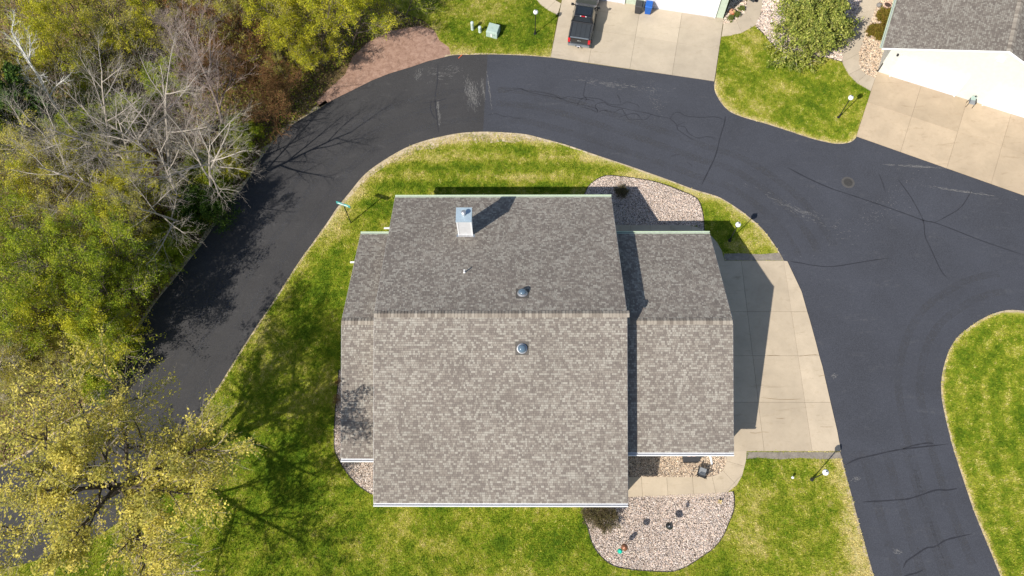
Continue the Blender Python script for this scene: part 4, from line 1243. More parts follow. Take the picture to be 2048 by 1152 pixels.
# bed cover with seams and rails
MB().box((.98, 0, 1.375), (1.50, 1.56, .03)).build('bed_cover', MAT['tonneau'], tk, .01)
for y in (-.40, 0, .40): MB().box((.98, y, 1.393), (1.46, .018, .012)).build('cover_rib', MAT['black'], tk)
for s_ in (-1, 1): MB().box((.98, s_ * .875, 1.372), (1.66, .10, .05)).build('bed_rail', MAT['black_pl'], tk, .015)
MB().box((1.80, 0, 1.372), (.08, 1.7, .05)).build('bed_rail', MAT['black_pl'], tk, .015)
tg = MB().box((.085, 0, .99), (.05, 1.50, .62)).build('tailgate', MAT['paint'], tk, .02)
MB().box((.12, 0, 1.375), (.12, 1.60, .035)).build('spoiler', MAT['chrome'], tg, .012)
m = MB(); m.lathe([(.17, -.006), (.17, .006), (.001, .006)], n=22)
m.v = [(.055 - v[2], v[0], 1.06 + v[1] * .42) for v in m.v]
m.build('oval_emblem', MAT['chrome'], tg)
MB().box((.045, 0, 1.06), (.012, .22, .05)).build('emblem_script', MAT['glass'], tg)
for s_ in (-1, 1): MB().box((.10, s_ * .865, 1.02), (.10, .20, .48)).build('tail_light', MAT['redlight'], tk, .03)
bp = MB().box((.00, 0, .58), (.20, 1.88, .20)).build('rear_bumper', MAT['chrome'], tk, .05)
MB().box((-.09, 0, .60), (.06, .50, .15)).build('plate_recess', MAT['black_pl'], bp)
MB().box((-.125, 0, .61), (.012, .32, .13)).build('number_plate', MAT['plate'], bp)
MB().box((-.09, 0, .46), (.16, .10, .08)).build('tow_hitch', MAT['black'], bp)
MB().box((5.84, 0, .70), (.16, 1.86, .28)).build('front_bumper', MAT['chrome'], tk, .05)
MB().box((5.80, 0, .98), (.08, 1.1, .30)).build('grille', MAT['black_pl'], tk, .02)
for s_ in (-1, 1): MB().box((5.74, s_ * .76, 1.0), (.16, .30, .22)).build('headlight', MAT['white'], tk, .03)
for s_ in (-1, 1): MB().box((2.9, s_ * .99, .40), (1.9, .12, .06)).build('running_board', MAT['black'], tk, .015)
for x in (2.0, 3.05):
    for s_ in (-1, 1): MB().box((x + .1, s_ * 1.005, 1.10), (.18, .03, .04)).build('door_handle', MAT['black_pl'], tk, .01)

# ------------------------------------------------------------------ wheelie bins
def bin_(px, py, mat, label):
    p = G(px, py)
    b = empty('wheelie_bin', (p.x, p.y, .07), math.atan2(nwd.y, nwd.x), label, 'bin')
    MB().hexa([(-.24, 0, .06), (.24, 0, .06), (.24, .52, .06), (-.24, .52, .06)], [(-.30, -.07, .98), (.30, -.07, .98), (.30, .62, .98), (-.30, .62, .98)]).build('tub', mat, b, .03)
    MB().hexa([(-.32, -.11, .985), (.32, -.11, .985), (.32, .66, .985), (-.32, .66, .985)], [(-.29, -.06, 1.06), (.29, -.06, 1.06), (.27, .62, 1.10), (-.27, .62, 1.10)]).build('lid', mat, b, .02)
    for s_ in (-1, 1): MB().cyl((s_ * .20, .55, .13), (s_ * .27, .55, .13), .13, .13, 14).build('wheel', MAT['rubber'], b)
    MB().cyl((-.24, .70, .97), (.24, .70, .97), .018, n=8).build('handle', MAT['black_pl'], b)
    for z, w_ in ((.80, .17), (.58, .15)): MB().box((.0, -.07 * z + .03 - .012, z), (w_, .012, .035)).build('sticker', MAT['white'], b)
    return b
bin_(1274, 30, MAT['black_pl'], 'charcoal wheelie bin standing left of the blue bin at the garage')
bin_(1294, 31, MAT['blue'], 'bright blue wheelie bin standing at the white garage door')

# ------------------------------------------------------------------ plants: generators
class Tubes:
    """gathers tapering branches and sweeps them all at once"""
    def __init__(s):
        s.g = {}
    def add(s, pts, rad, n):
        s.g.setdefault((len(pts), n), []).append((pts, rad))
    def arrays(s):
        VV, FF, b0 = [], [], 0
        for (k, n), L in s.g.items():
            P = np.array([l[0] for l in L]); R = np.array([l[1] for l in L]); m = len(L)
            T = np.empty_like(P); T[:, 1:-1] = P[:, 2:] - P[:, :-2]; T[:, 0] = P[:, 1] - P[:, 0]; T[:, -1] = P[:, -1] - P[:, -2]
            T /= np.linalg.norm(T, axis=2, keepdims=True) + 1e-9
            ref = np.where(np.abs(T[:, :1, 2:]) < .9, np.array([0, 0, 1.]), np.array([1., 0, 0]))
            A = np.cross(T, np.broadcast_to(ref, T.shape)); A /= np.linalg.norm(A, axis=2, keepdims=True) + 1e-9
            B = np.cross(T, A)
            th = np.arange(n) * 2 * np.pi / n
            ring = P[:, :, None] + R[:, :, None, None] * (np.cos(th)[None, None, :, None] * A[:, :, None] + np.sin(th)[None, None, :, None] * B[:, :, None])
            VV.append(ring.reshape(-1, 3))
            i = np.arange(k - 1)[:, None] * n; j = np.arange(n)[None]
            q = np.stack([i + j, i + (j + 1) % n, i + n + (j + 1) % n, i + n + j], -1).reshape(-1, 4)
            FF.append((q[None] + (np.arange(m) * k * n)[:, None, None]).reshape(-1, 4) + b0)
            b0 += m * k * n
        return np.concatenate(VV), np.concatenate(FF)

def crs(a, b):
    return np.array([a[1] * b[2] - a[2] * b[1], a[2] * b[0] - a[0] * b[2], a[0] * b[1] - a[1] * b[0]])
def nz(a):
    return a / (math.sqrt(a[0] * a[0] + a[1] * a[1] + a[2] * a[2]) + 1e-9)

def grow(seed, h, r0, fork=.25, n1=8, n2=6, n3=6, n4=0, spread=.55, up=.35, el=(35, 60), lean=(0, 0), multi=1, l2=.5, l3=.5, thin=1.0, wob=.12):
    """trunk and limbs as tapering tubes; returns limb mesh, twig mesh, twig points"""
    r = np.random.default_rng(seed)
    LT, TT, tips = Tubes(), Tubes(), []
    def branch(p, d, L, rad, level, segs):
        pts = [p]; dd = nz(d); W_ = r.normal(0, wob if level else wob * .45, (segs, 3)); W_[:, 2] += up * (.5 if level else .2) / segs
        for k in range(segs):
            dd = nz(dd + W_[k])
            pts.append(pts[-1] + dd * L / segs)
        rr = rad * np.linspace(1, .30 if level < 3 else .4, segs + 1)
        return np.array(pts), rr, dd
    def sub(pts, rr, n, lo, ang):
        out = []
        az = r.uniform(0, 6.28)
        for k in range(n):
            t = lo + (1 - lo) * (k + r.uniform(.1, .9)) / n
            x = t * (len(pts) - 1); i = min(int(x), len(pts) - 2); f = x - i
            p = pts[i] * (1 - f) + pts[i + 1] * f
            T = nz(pts[i + 1] - pts[i])
            az += 2.4 + r.normal(0, .35)
            ref = np.array([0, 0, 1.]) if abs(T[2]) < .9 else np.array([1., 0, 0])
            A = nz(crs(T, ref)); B = crs(T, A)
            a = math.radians(r.uniform(*ang))
            d = T * math.cos(a) + (A * math.cos(az) + B * math.sin(az)) * math.sin(a)
            out.append((p, d, t, rr[i] * (1 - f) + rr[i + 1] * f))
        return out
    for mstem in range(multi):
        a0 = 6.28 * mstem / multi + r.uniform(-.5, .5)
        d0 = np.array([lean[0], lean[1], 1.]) + (np.array([math.cos(a0), math.sin(a0), 0]) * .38 if multi > 1 else 0)
        tr, trr, _ = branch(np.zeros(3) + (np.array([math.cos(a0), math.sin(a0), 0]) * r0 * .8 if multi > 1 else 0), d0, h * .88 * r.uniform(.85, 1.0), r0 * (.75 if multi > 1 else 1), 0, 8)
        LT.add(tr, trr, 7)
        for p, d, t, rad in sub(tr, trr, n1, fork, (90 - el[1], 90 - el[0])):
            L = h * spread * (1.15 - .75 * t) * r.uniform(.75, 1.2)
            b1, rr1, _ = branch(p, d, L, min(rad * .75, r0 * .45), 1, 6)
            LT.add(b1, rr1, 5)
            for p2, d2, t2, rad2 in sub(b1, rr1, n2, .22, (25, 55)):
                b2, rr2, _ = branch(p2, d2, L * l2 * (1.1 - .5 * t2) * r.uniform(.7, 1.2), rad2 * .65 * thin, 2, 4)
                LT.add(b2, rr2, 4)
                for p3, d3, t3, rad3 in sub(b2, rr2, n3, .15, (22, 50)):
                    l3_ = L * l2 * l3 * r.uniform(.6, 1.2)
                    b3, rr3, _ = branch(p3, d3, l3_, max(rad3 * .7, .006) * thin, 3, 3)
                    TT.add(b3, rr3, 3)
                    tips.append(b3)
                    for p4, d4, t4, rad4 in (sub(b3, rr3, n4, .2, (20, 45)) if n4 else ()):
                        b4, rr4, _ = branch(p4, d4, l3_ * .55 * r.uniform(.6, 1.2), max(rad4 * .7, .005) * thin, 4, 2)
                        TT.add(b4, rr4, 3)
    return LT.arrays(), TT.arrays(), tips

def leaves(tips, seed, per, size, jit, cols, clump=1.0, flat=.5, keep=1.0):
    """leaf faces scattered along twigs, tinted twig by twig"""
    r = np.random.default_rng(seed)
    P = []; Cc = []
    cols = np.array(cols)
    for b in tips:
        if r.random() > keep: continue
        m = max(1, int(per * r.uniform(.5, 1.5)))
        t = r.random(m) ** .7 * (len(b) - 1); i = np.minimum(t.astype(int), len(b) - 2); f = (t - i)[:, None]
        p = b[i] * (1 - f) + b[i + 1] * f + r.normal(0, jit, (m, 3))
        P.append(p)
        base = cols[r.integers(0, len(cols))]
        Cc.append(base * r.uniform(.72, 1.25, (m, 1)))
    P = np.concatenate(P); C = np.concatenate(Cc); n = len(P)
    nrm = r.normal(0, 1, (n, 3)); nrm[:, 2] = np.abs(nrm[:, 2]) + flat; nrm /= np.linalg.norm(nrm, axis=1)[:, None]
    a = np.cross(nrm, r.normal(0, 1, (n, 3))); a /= np.linalg.norm(a, axis=1)[:, None] + 1e-9
    b = np.cross(nrm, a)
    s = (size * r.uniform(.6, 1.4, n))[:, None]
    V = np.stack([P + a * s, P + b * s * .6, P - a * s, P - b * s * .6], 1).reshape(-1, 3)
    F = np.arange(n * 4).reshape(n, 4)
    return V, F, np.repeat(C, 4, 0)

def plant_mesh(kind, seed):
    """returns [(part name, mesh)]"""
    S = seed * 13 + 5
    YEL = [(.36, .31, .035), (.42, .36, .05), (.30, .27, .03), (.24, .24, .02)]
    YG = [(.50, .48, .026), (.60, .55, .04), (.36, .38, .022), (.42, .40, .04)]
    GRN = [(.27, .345, .022), (.36, .42, .028), (.19, .26, .018), (.44, .45, .04)]
    OLV = [(.46, .42, .06), (.55, .50, .08), (.35, .33, .05), (.42, .36, .11)]
    DRK = [(.035, .075, .012), (.05, .10, .012), (.07, .12, .014)]
    JUN = [(.17, .20, .03), (.24, .26, .045), (.12, .15, .028), (.29, .29, .07)]
    if kind == 'maple':
        l, t, tips = grow(S, 14.0, .30, .22, 13, 9, 9, 2, .60, .30, (28, 55), l2=.48, l3=.46)
        lv = leaves(tips, S, 44, .058, .13, [(.56, .49, .10), (.66, .56, .13), (.45, .40, .08), (.34, .32, .07)], keep=.9)
        return [('trunk', np_mesh('trunk', *l, MAT['bark_dark'])), ('twigs', np_mesh('twigs', *t, MAT['bark_mid'])), ('crown', np_mesh('crown', lv[0], lv[1], MAT['leaf'], lv[2]))]
    if kind in ('bare', 'birch', 'mauve'):
        mt = MAT[{'bare': 'bark_pale', 'birch': 'bark_white', 'mauve': 'bark_mauve'}[kind]]
        if kind == 'bare': l, t, tips = grow(S, 12.0, .19, .34, 8, 9, 6, 4, .56, .25, (30, 58), multi=2, l2=.42, l3=.46, thin=.62, wob=.06)
        elif kind == 'birch': l, t, tips = grow(S, 13.0, .13, .4, 9, 6, 5, 3, .26, .5, (40, 65), l2=.5, l3=.5)
        else: l, t, tips = grow(S, 9.0, .13, .15, 9, 8, 7, 5, .45, .6, (40, 70), multi=2, l2=.5, l3=.45)
        return [('trunk', np_mesh('trunk', *l, mt)), ('crown', np_mesh('crown', *t, mt))]
    if kind == 'rust':
        l, t, tips = grow(S, 4.5, .07, .08, 9, 7, 6, 2, .5, .5, (30, 65), multi=3, l2=.55, l3=.5, thin=1.2)
        lv = leaves(tips, S, 3, .05, .08, [(.26, .13, .05), (.20, .12, .04), (.22, .18, .05)])
        return [('stems', np_mesh('stems', *l, MAT['bark_red'])), ('twigs', np_mesh('twigs', *t, MAT['bark_red'])), ('crown', np_mesh('crown', lv[0], lv[1], MAT['leaf'], lv[2]))]
    if kind in ('yellow', 'olive', 'green'):
        cols = {'yellow': YG, 'olive': OLV, 'green': GRN}[kind]
        per = {'yellow': 28, 'olive': 19, 'green': 25}[kind]
        l, t, tips = grow(S, 9.0, .13, .18, 10, 7, 6, 0, .46, .5, (30, 62), multi=2, l2=.5, l3=.5)
        lv = leaves(tips, S, per, .055, .13, cols, keep=.66 if kind != 'olive' else .58)
        return [('trunk', np_mesh('trunk', *l, MAT['bark'])), ('twigs', np_mesh('twigs', *t, MAT['bark_pale'] if kind == 'olive' else MAT['bark_mid'])), ('crown', np_mesh('crown', lv[0], lv[1], MAT['leaf'], lv[2]))]
    if kind in ('shrub', 'shrub_y', 'shrub_d'):
        cols = {'shrub': GRN, 'shrub_y': YG, 'shrub_d': DRK}[kind]
        l, t, tips = grow(S, 3.2, .05, .05, 8, 6, 5, 0, .6, .4, (20, 65), multi=4, l2=.55, l3=.5)
        lv = leaves(tips, S, 20, .06, .11, cols)
        return [('stems', np_mesh('stems', *l, MAT['bark'])), ('crown', np_mesh('crown', lv[0], lv[1], MAT['leaf'], lv[2]))]
    if kind == 'conifer':
        l, t, tips = grow(S, 10.0, .16, .06, 46, 9, 6, 0, .30, -.25, (-8, 18), l2=.42, l3=.5, wob=.06)
        lv = leaves(tips, S, 11, .09, .08, DRK, flat=.8)
        return [('trunk', np_mesh('trunk', *l, MAT['bark_dark'])), ('crown', np_mesh('crown', lv[0], lv[1], MAT['needle'], lv[2]))]
    if kind == 'juniper':
        l, t, tips = grow(S, 4.6, .12, .05, 15, 9, 8, 0, .60, .25, (8, 55), multi=5, l2=.5, l3=.5, thin=1.3)
        lv = leaves(tips, S, 9, .085, .09, JUN, flat=.4)
        return [('trunk', np_mesh('trunk', *l, MAT['bark_pale'])), ('crown', np_mesh('crown', lv[0], lv[1], MAT['needle'], lv[2]))]
    if kind == 'ball':
        l, t, tips = grow(S, 1.0, .03, .02, 8, 6, 6, 0, .62, .3, (5, 75), multi=6, l2=.55, l3=.5)
        lv = leaves(tips, S, 9, .045, .05, [(.22, .15, .03), (.28, .19, .04), (.18, .15, .02), (.26, .23, .03)])
        return [('stems', np_mesh('stems', *l, MAT['bark'])), ('crown', np_mesh('crown', lv[0], lv[1], MAT['leaf'], lv[2]))]
    if kind == 'twiggy':
        l, t, tips = grow(S, 1.3, .03, .03, 8, 7, 6, 1, .7, .3, (15, 70), multi=5, l2=.55, l3=.5, thin=1.0)
        lv = leaves(tips, S, 4, .035, .06, [(.17, .13, .06), (.10, .085, .04), (.13, .12, .04)])
        return [('stems', np_mesh('stems', *l, MAT['bark'])), ('twigs', np_mesh('twigs', *t, MAT['bark'])), ('crown', np_mesh('crown', lv[0], lv[1], MAT['leaf'], lv[2]))]
    if kind == 'tuft':
        l, t, tips = grow(S, .45, .012, .02, 6, 5, 4, 0, .6, .4, (15, 60), multi=5, l2=.55, l3=.5)
        lv = leaves(tips, S, 6, .04, .03, [(.20, .24, .05), (.14, .18, .03), (.27, .29, .10)])
        return [('stems', np_mesh('stems', *l, MAT['bark'])), ('crown', np_mesh('crown', lv[0], lv[1], MAT['leaf'], lv[2]))]

PROTO = {}
NAMES = {'maple': 'maple_tree', 'bare': 'bare_tree', 'birch': 'birch_tree', 'mauve': 'bare_tree', 'rust': 'rust_shrub', 'yellow': 'budding_tree', 'olive': 'budding_tree', 'green': 'leafy_tree',
         'shrub': 'shrub', 'shrub_y': 'shrub', 'shrub_d': 'shrub', 'conifer': 'conifer_tree', 'juniper': 'juniper', 'ball': 'round_shrub', 'twiggy': 'twiggy_shrub', 'tuft': 'small_plant'}
def plant(kind, var, xyp, scale, rz, label, cat, group=None, sz=None, tilt=(0, 0)):  # a copy shares its kind's meshes
    key = (kind, var)
    if key not in PROTO: PROTO[key] = plant_mesh(kind, var + 1)
    e = empty(NAMES[kind], (xyp[0], xyp[1], xyp[2] if len(xyp) > 2 else 0.0), rz, label, cat, group)
    e.scale = (scale, scale, sz or scale)
    e.rotation_euler = (tilt[0], tilt[1], rz)
    for nm, me in PROTO[key]:
        link(nm, me, e)
    return e

# ------------------------------------------------------------------ the woodland
PROTO[('maple', 0)] = plant_mesh('maple', 1)
_m = PROTO[('maple', 0)][2][1]
_c = np.empty(len(_m.vertices) * 3, np.float32); _m.vertices.foreach_get('co', _c); _c = _c.reshape(-1, 3).mean(0)
_a = .6 + math.pi * 1.5; _s = 1.38; _z = 0.97
p = G(222, 975, _c[2] * _z) - Vector((_c[0] * math.cos(_a) - _c[1] * math.sin(_a), _c[0] * math.sin(_a) + _c[1] * math.cos(_a), 0)) * _s
plant('maple', 0, (p.x, p.y), _s, _a, 'large spreading tree with sparse yellow spring buds overhanging the road', 'tree', sz=_z)
WL = 'trees and bushes of the woodland beside the road'
LBL = {'yellow': 'bright yellow green budding tree standing in the woodland', 'olive': 'thin olive budding tree with visible twigs standing in the woodland', 'green': 'mid green leafy tree standing in the woodland',
       'bare': 'bare silvery tree with many fine branches standing in the woodland', 'mauve': 'bare mauve brown tree with dense twigs standing in the woodland', 'rust': 'rust brown twiggy bush at the woodland edge',
       'shrub': 'green leafy bush growing at the woodland edge', 'shrub_y': 'yellow green bush growing at the woodland edge', 'conifer': 'dark green conifer standing deep in the woodland', 'birch': 'slender birch with white bark standing in the woodland'}
KIND = {'yellow': 'yellow green budding tree', 'olive': 'thin olive budding tree', 'green': 'green leafy tree', 'rust': 'rust brown twiggy bush', 'shrub': 'green leafy bush', 'shrub_y': 'yellow green bush', 'conifer': 'dark green conifer'}
HTS = {'yellow': 9.0, 'olive': 9.0, 'green': 9.0, 'rust': 4.5, 'shrub': 3.2, 'shrub_y': 3.2, 'shrub_d': 3.2, 'conifer': 10.0}
# (kind, picture place of the crown's middle, height)
WOOD = [
    ('olive', 15, 40, 10), ('yellow', 80, 75, 10), ('yellow', 140, 25, 9), ('olive', 60, 125, 8), ('olive', 215, 25, 8), ('yellow', 262, 70, 7), ('rust', 430, 30, 6), ('rust', 478, 70, 6), ('olive', 525, 35, 8),
    ('yellow', 560, 48, 7.5), ('yellow', 605, 30, 9), ('yellow', 678, 12, 8), ('yellow', 632, 78, 5.5), ('green', 742, -12, 6), ('green', 800, -14, 5), ('rust', 505, 135, 5), ('olive', 578, 118, 4.5), ('rust', 560, 165, 4),
    ('conifer', 28, 195, 10), ('conifer', -5, 235, 9), ('green', 75, 262, 7), ('rust', 535, 205, 4.5), ('shrub', 485, 265, 2.6), ('shrub_y', 455, 325, 2.4), ('shrub', 425, 372, 2.6),
    ('olive', 40, 330, 9), ('olive', 105, 350, 8), ('yellow', 15, 400, 8), ('yellow', 205, 352, 7.5), ('yellow', 235, 405, 7), ('olive', 215, 450, 9), ('green', 60, 470, 8), ('shrub_y', 125, 520, 3.5), ('green', 20, 545, 8),
    ('green', 160, 512, 10.5), ('green', 200, 482, 9.5), ('shrub', 318, 520, 3.2), ('green', 138, 572, 11), ('shrub_y', 105, 605, 4), ('olive', 35, 640, 7), ('green', 120, 645, 8), ('yellow', 168, 692, 5), ('olive', 90, 690, 6), ('yellow', 150, 632, 9),
    ('green', 190, 596, 8.5), ('olive', 18, 725, 7), ('olive', 70, 755, 6), ('shrub', 340, 478, 2.6), ('shrub', 372, 440, 2.4), ('green', 212, 545, 6.5), ('shrub_y', 215, 665, 3), ('shrub', 235, 690, 2.4), ('yellow', 240, 410, 7.5),
    ('shrub', 190, 745, 3), ('green', -30, 480, 8), ('green', -40, 620, 8), ('olive', -60, 350, 9), ('yellow', -60, 130, 9), ('olive', -50, 730, 7), ('olive', 330, 20, 7), ('rust', 380, 20, 6), ('olive', 460, 0, 7), ('shrub', 330, 150, 3), ('shrub', 180, 210, 3), ('green', 130, 180, 5), ('shrub', 250, 230, 3), ('rust', 420, 130, 4.5),
    ('shrub', 400, 330, 2.2), ('shrub', 350, 370, 2.6), ('rust', 300, 330, 2.5), ('shrub', 160, 300, 3),
]
for i, (k, px, py, h) in enumerate(WOOD):
    p = G(px, py, h * .62)
    s_ = h / HTS[k]
    where = 'beside the reddish gravel patch' if px > 540 else 'behind the bare silvery trees' if py < 245 else 'among the bare silvery trees' if py < 440 else 'between the bare trees and the big yellow budding tree'
    big = HTS[k] > 5
    size = ('tall ' if h >= 8.5 else 'low ' if h < 6 else '') if big else ''
    lb = size + KIND[k] + ' ' + where
    plant(k, i % 2, (p.x, p.y), s_ * random.uniform(.88, 1.06) * (1 if h < 8.4 else .82), random.uniform(0, 6.28), lb, 'tree' if big else 'bush', lb, sz=s_)
p = G(407, 418, 2.0)
plant('shrub_d', 0, (p.x, p.y), 1.0, 0, 'dark green rounded bush at the kerb of the shaded road', 'bush', sz=1.15)
# (kind, picture place of the trunk base, height factor, lean)
BARE = [('bare', 418, 398, .95, (-.02, -.02)), ('bare', 282, 405, .95, (.05, -.08)), ('bare', 335, 348, 1.05, (-.06, -.02)), ('bare', 388, 452, .8, (.05, .0)), ('mauve', 448, 262, 1.15, (0, -.05)), ('mauve', 405, 190, .9, (.06, .05)),
        ('bare', 222, 330, .85, (.05, -.1)), ('bare', 200, 540, .7, (0, 0)), ('bare', 60, 720, .75, (0, 0)), ('bare', 450, 350, .62, (0, .1)), ('mauve', 215, 565, .8, (0, 0))]
BL = ['bare silvery tree forking widely nearest the road bend', 'bare silvery tree between the yellow bushes and the forked bare tree', 'tallest bare silvery tree rising from the middle of the bare group', 'small bare silvery tree below the forked bare tree',
      'bare mauve brown tree with dense twigs beside the rust bushes', 'bare mauve brown tree behind the silvery trees', 'bare silvery tree beside the slender white birch', 'bare silvery tree poking out of the green leafy trees', 'bare silvery tree beside the big yellow budding tree',
      'low bare silvery tree at the road edge', 'bare mauve tree among the green leafy trees', 'low bare mauve tree under the silvery trees']
for i, (k, px, py, s_, tl) in enumerate(BARE):
    p = G(px, py)
    plant(k, i % 2, (p.x, p.y), s_ * 1.05, random.uniform(0, 6.28), BL[i], 'tree', 'bare trees of the woodland', sz=s_, tilt=tl)
p = G(152, 267)
plant('birch', 0, (p.x, p.y), 1.0, 1.0, LBL['birch'], 'tree', tilt=(.06, -.05))

# leaf litter, weeds and fallen twigs on the woodland floor
def litter(name, n, poly, cols, smin, smax, zmax, label, cat, seed):
    r = np.random.default_rng(seed)
    P = np.array([[p[0], p[1]] for p in poly]); lo, hi = P.min(0), P.max(0)
    Q = r.uniform(lo, hi, (n, 2)); Q = Q[inpoly(Q, poly)]; Q = Q[~inpoly(Q, mul)]; n = len(Q)
    m = vnoise(Q, 2.2, seed)
    keep = r.random(n) < np.clip(m * 1.8 - .15, .1, 1); Q = Q[keep]; n = len(Q)
    c = np.array(cols)[r.integers(0, len(cols), n)] * r.uniform(.7, 1.3, (n, 1))
    z = .012 + r.random(n) ** 2 * zmax
    nrm = r.normal(0, .55, (n, 3)); nrm[:, 2] = 1; nrm /= np.linalg.norm(nrm, axis=1)[:, None]
    a = np.cross(nrm, r.normal(0, 1, (n, 3))); a /= np.linalg.norm(a, axis=1)[:, None]; b = np.cross(nrm, a)
    s = r.uniform(smin, smax, n)[:, None]
    p3 = np.concatenate([Q, (z + s[:, 0] * .5)[:, None]], 1)
    V = np.stack([p3 + a * s, p3 + b * s * .6, p3 - a * s, p3 - b * s * .6], 1).reshape(-1, 3)
    me = np_mesh(name, V, np.arange(n * 4).reshape(n, 4), MAT['leaf'], np.repeat(c, 4, 0))
    return tag(link(name, me), label, cat, kind='stuff')
fvis = [p for p in W_out if p.x < G(897, 112).x and p.x > -36] + GP([(900, 96), (880, 82), (868, 60), (845, 40), (790, 20), (770, -40), (-80, -40), (-80, 900)])
litter('leaf_litter', 90000, fvis, [(.30, .20, .10), (.40, .29, .16), (.20, .13, .07), (.46, .36, .22)], .05, .11, .05, 'brown fallen leaves covering the woodland floor', 'leaves', 3)
litter('undergrowth', 110000, fvis, [(.24, .30, .024), (.34, .38, .03), (.16, .22, .018), (.42, .40, .07), (.36, .27, .13)], .05, .11, .6, 'low green weeds covering the woodland floor', 'undergrowth', 4)

# ------------------------------------------------------------------ garden plants
p = G(1618, 62, 1.6)
plant('juniper', 0, (p.x, p.y), 1.0, .4, 'broad bushy green juniper with grey branches in the white gravel bed', 'juniper')
for (px, py, lb, rz) in ((1763, 40, 'round olive brown shrub beside the clay pot', 0), (1751, 69, 'round olive shrub with a yellow spot on the cobble bed', 1.3)):
    p = G(px, py); plant('ball', 0 if rz == 0 else 1, (p.x, p.y, .04), 1.05, rz, lb, 'shrub', sz=.95)
p = G(1207, 1036); plant('twiggy', 0, (p.x, p.y, .04), 1.0, 0, 'brown twiggy shrub by the south eave of the big roof', 'shrub', sz=.9)
p = G(1185, 1028); plant('twiggy', 1, (p.x, p.y, .04), .8, 1, 'small grey brown shrub at the end of the rounded gravel bed', 'shrub', sz=.7)
p = G(1243, 385); plant('twiggy', 1, (p.x, p.y, .04), .6, 1, 'dark low shrub in the shaded corner of the gravel bed', 'shrub', sz=.35)
for i, (px, py) in enumerate(((1482, 20), (1473, 32), (1460, 40))):
    p = G(px, py); plant('tuft', i % 2, (p.x, p.y, .05), .85, i, 'small tufted green plant among white stones by the path', 'plant', 'small plants among the white stones')
p = G(676, 802); plant('rust', 0, (p.x, p.y, .04), .16, 0, 'small red brown bush against the west wall', 'bush')
p = G(678, 765); plant('rust', 1, (p.x, p.y, .04), .14, 0, 'tiny red brown bush at the north end of the west gravel', 'bush')

# ------------------------------------------------------------------ garden things
# feeder pole with copper dome
p = G(1240.5, 1101.5, .05)
f1 = empty('bird_feeder', p, 0, 'bird feeder pole with brown copper dome and teal feeder', 'bird feeder')
MB().cyl((0, 0, 0), (0, 0, 2.4), .014, n=8).build('pole', MAT['black'], f1)
MB().lathe([(.22, 2.30), (.215, 2.33), (.16, 2.42), (.08, 2.47), (.01, 2.49), (.001, 2.50)], n=22).build('dome', MAT['copper'], f1, smooth=True)
MB().bar((0, 0, 1.75), (-.16, -.12, 1.78), .015).build('arm', MAT['black'], f1)
MB().lathe([(.05, 1.22), (.13, 1.25), (.16, 1.36), (.14, 1.52), (.10, 1.60), (.03, 1.66), (.001, 1.70)], (-.17, -.13, 0), 18).build('feeder', MAT['tealpot'], f1, smooth=True)
MB().lathe([(.16, 1.19), (.17, 1.22), (.001, 1.22)], (-.17, -.13, 0), 18).build('tray', MAT['tealpot'], f1)
# feeder with black cone
p = G(1333, 1056, .05)
f2 = empty('bird_feeder', p, 0, 'bird feeder with shiny black cone baffle on a thin pole', 'bird feeder')
MB().cyl((0, 0, 0), (0, 0, 2.05), .013, n=8).build('pole', MAT['black'], f2)
MB().lathe([(.255, 1.16), (.25, 1.18), (.14, 1.30), (.04, 1.38), (.001, 1.39)], n=24).build('baffle', MAT['paint'], f2, smooth=True)
MB().hexa([(-.05, -.14, 1.85), (.05, -.14, 1.85), (.05, .14, 1.85), (-.05, .14, 1.85)], [(-.03, -.17, 2.06), (.03, -.17, 2.06), (.03, .17, 2.06), (-.03, .17, 2.06)]).build('feeder', MAT['black_pl'], f2, .01)
# shepherd's hook with yellow ornament
p = G(1437, 1001, .05)
f3 = empty('garden_hook', p, 0, 'thin garden hook with a yellow ornament beside the curved path', 'garden hook')
mb = MB().cyl((0, 0, 0), (0, 0, 1.85), .009, n=6)
prev = Vector((0, 0, 1.85))
for k in range(1, 9):
    a = math.pi * k / 8
    q = Vector((.12 - .12 * math.cos(a), 0, 1.85 + .12 * math.sin(a))); mb.cyl(prev, q, .009, n=6); prev = q
mb.build('pole', MAT['black'], f3)
mb = MB()
for k in range(4):
    a = .5 + k * 1.57
    mb.hexa([(.02, -.03, .35), (.15, -.03, .35), (.15, .03, .35), (.02, .03, .35)], [(.02, -.03, .365), (.15, -.06, .42), (.15, .06, .42), (.02, .03, .365)])
    c_, s_ = math.cos(a), math.sin(a)
    for i in range(len(mb.v) - 8, len(mb.v)):
        x, y, z = mb.v[i]; mb.v[i] = (x * c_ - y * s_ + .03, x * s_ + y * c_ - .12, z - .15)
mb.build('ornament', MAT['yellow'], f3)
# stake light
p = G(1582, 957, .03)
f4 = empty('garden_light', p, 0, 'small white stake light on the lawn beside the globe lamp', 'garden light')
MB().cyl((0, 0, 0), (0, 0, .28), .015, n=8).build('stake', MAT['black'], f4)
MB().lathe([(.04, .26), (.08, .30), (.09, .40), (.04, .44), (.001, .45)], n=14).build('lantern', MAT['white'], f4)
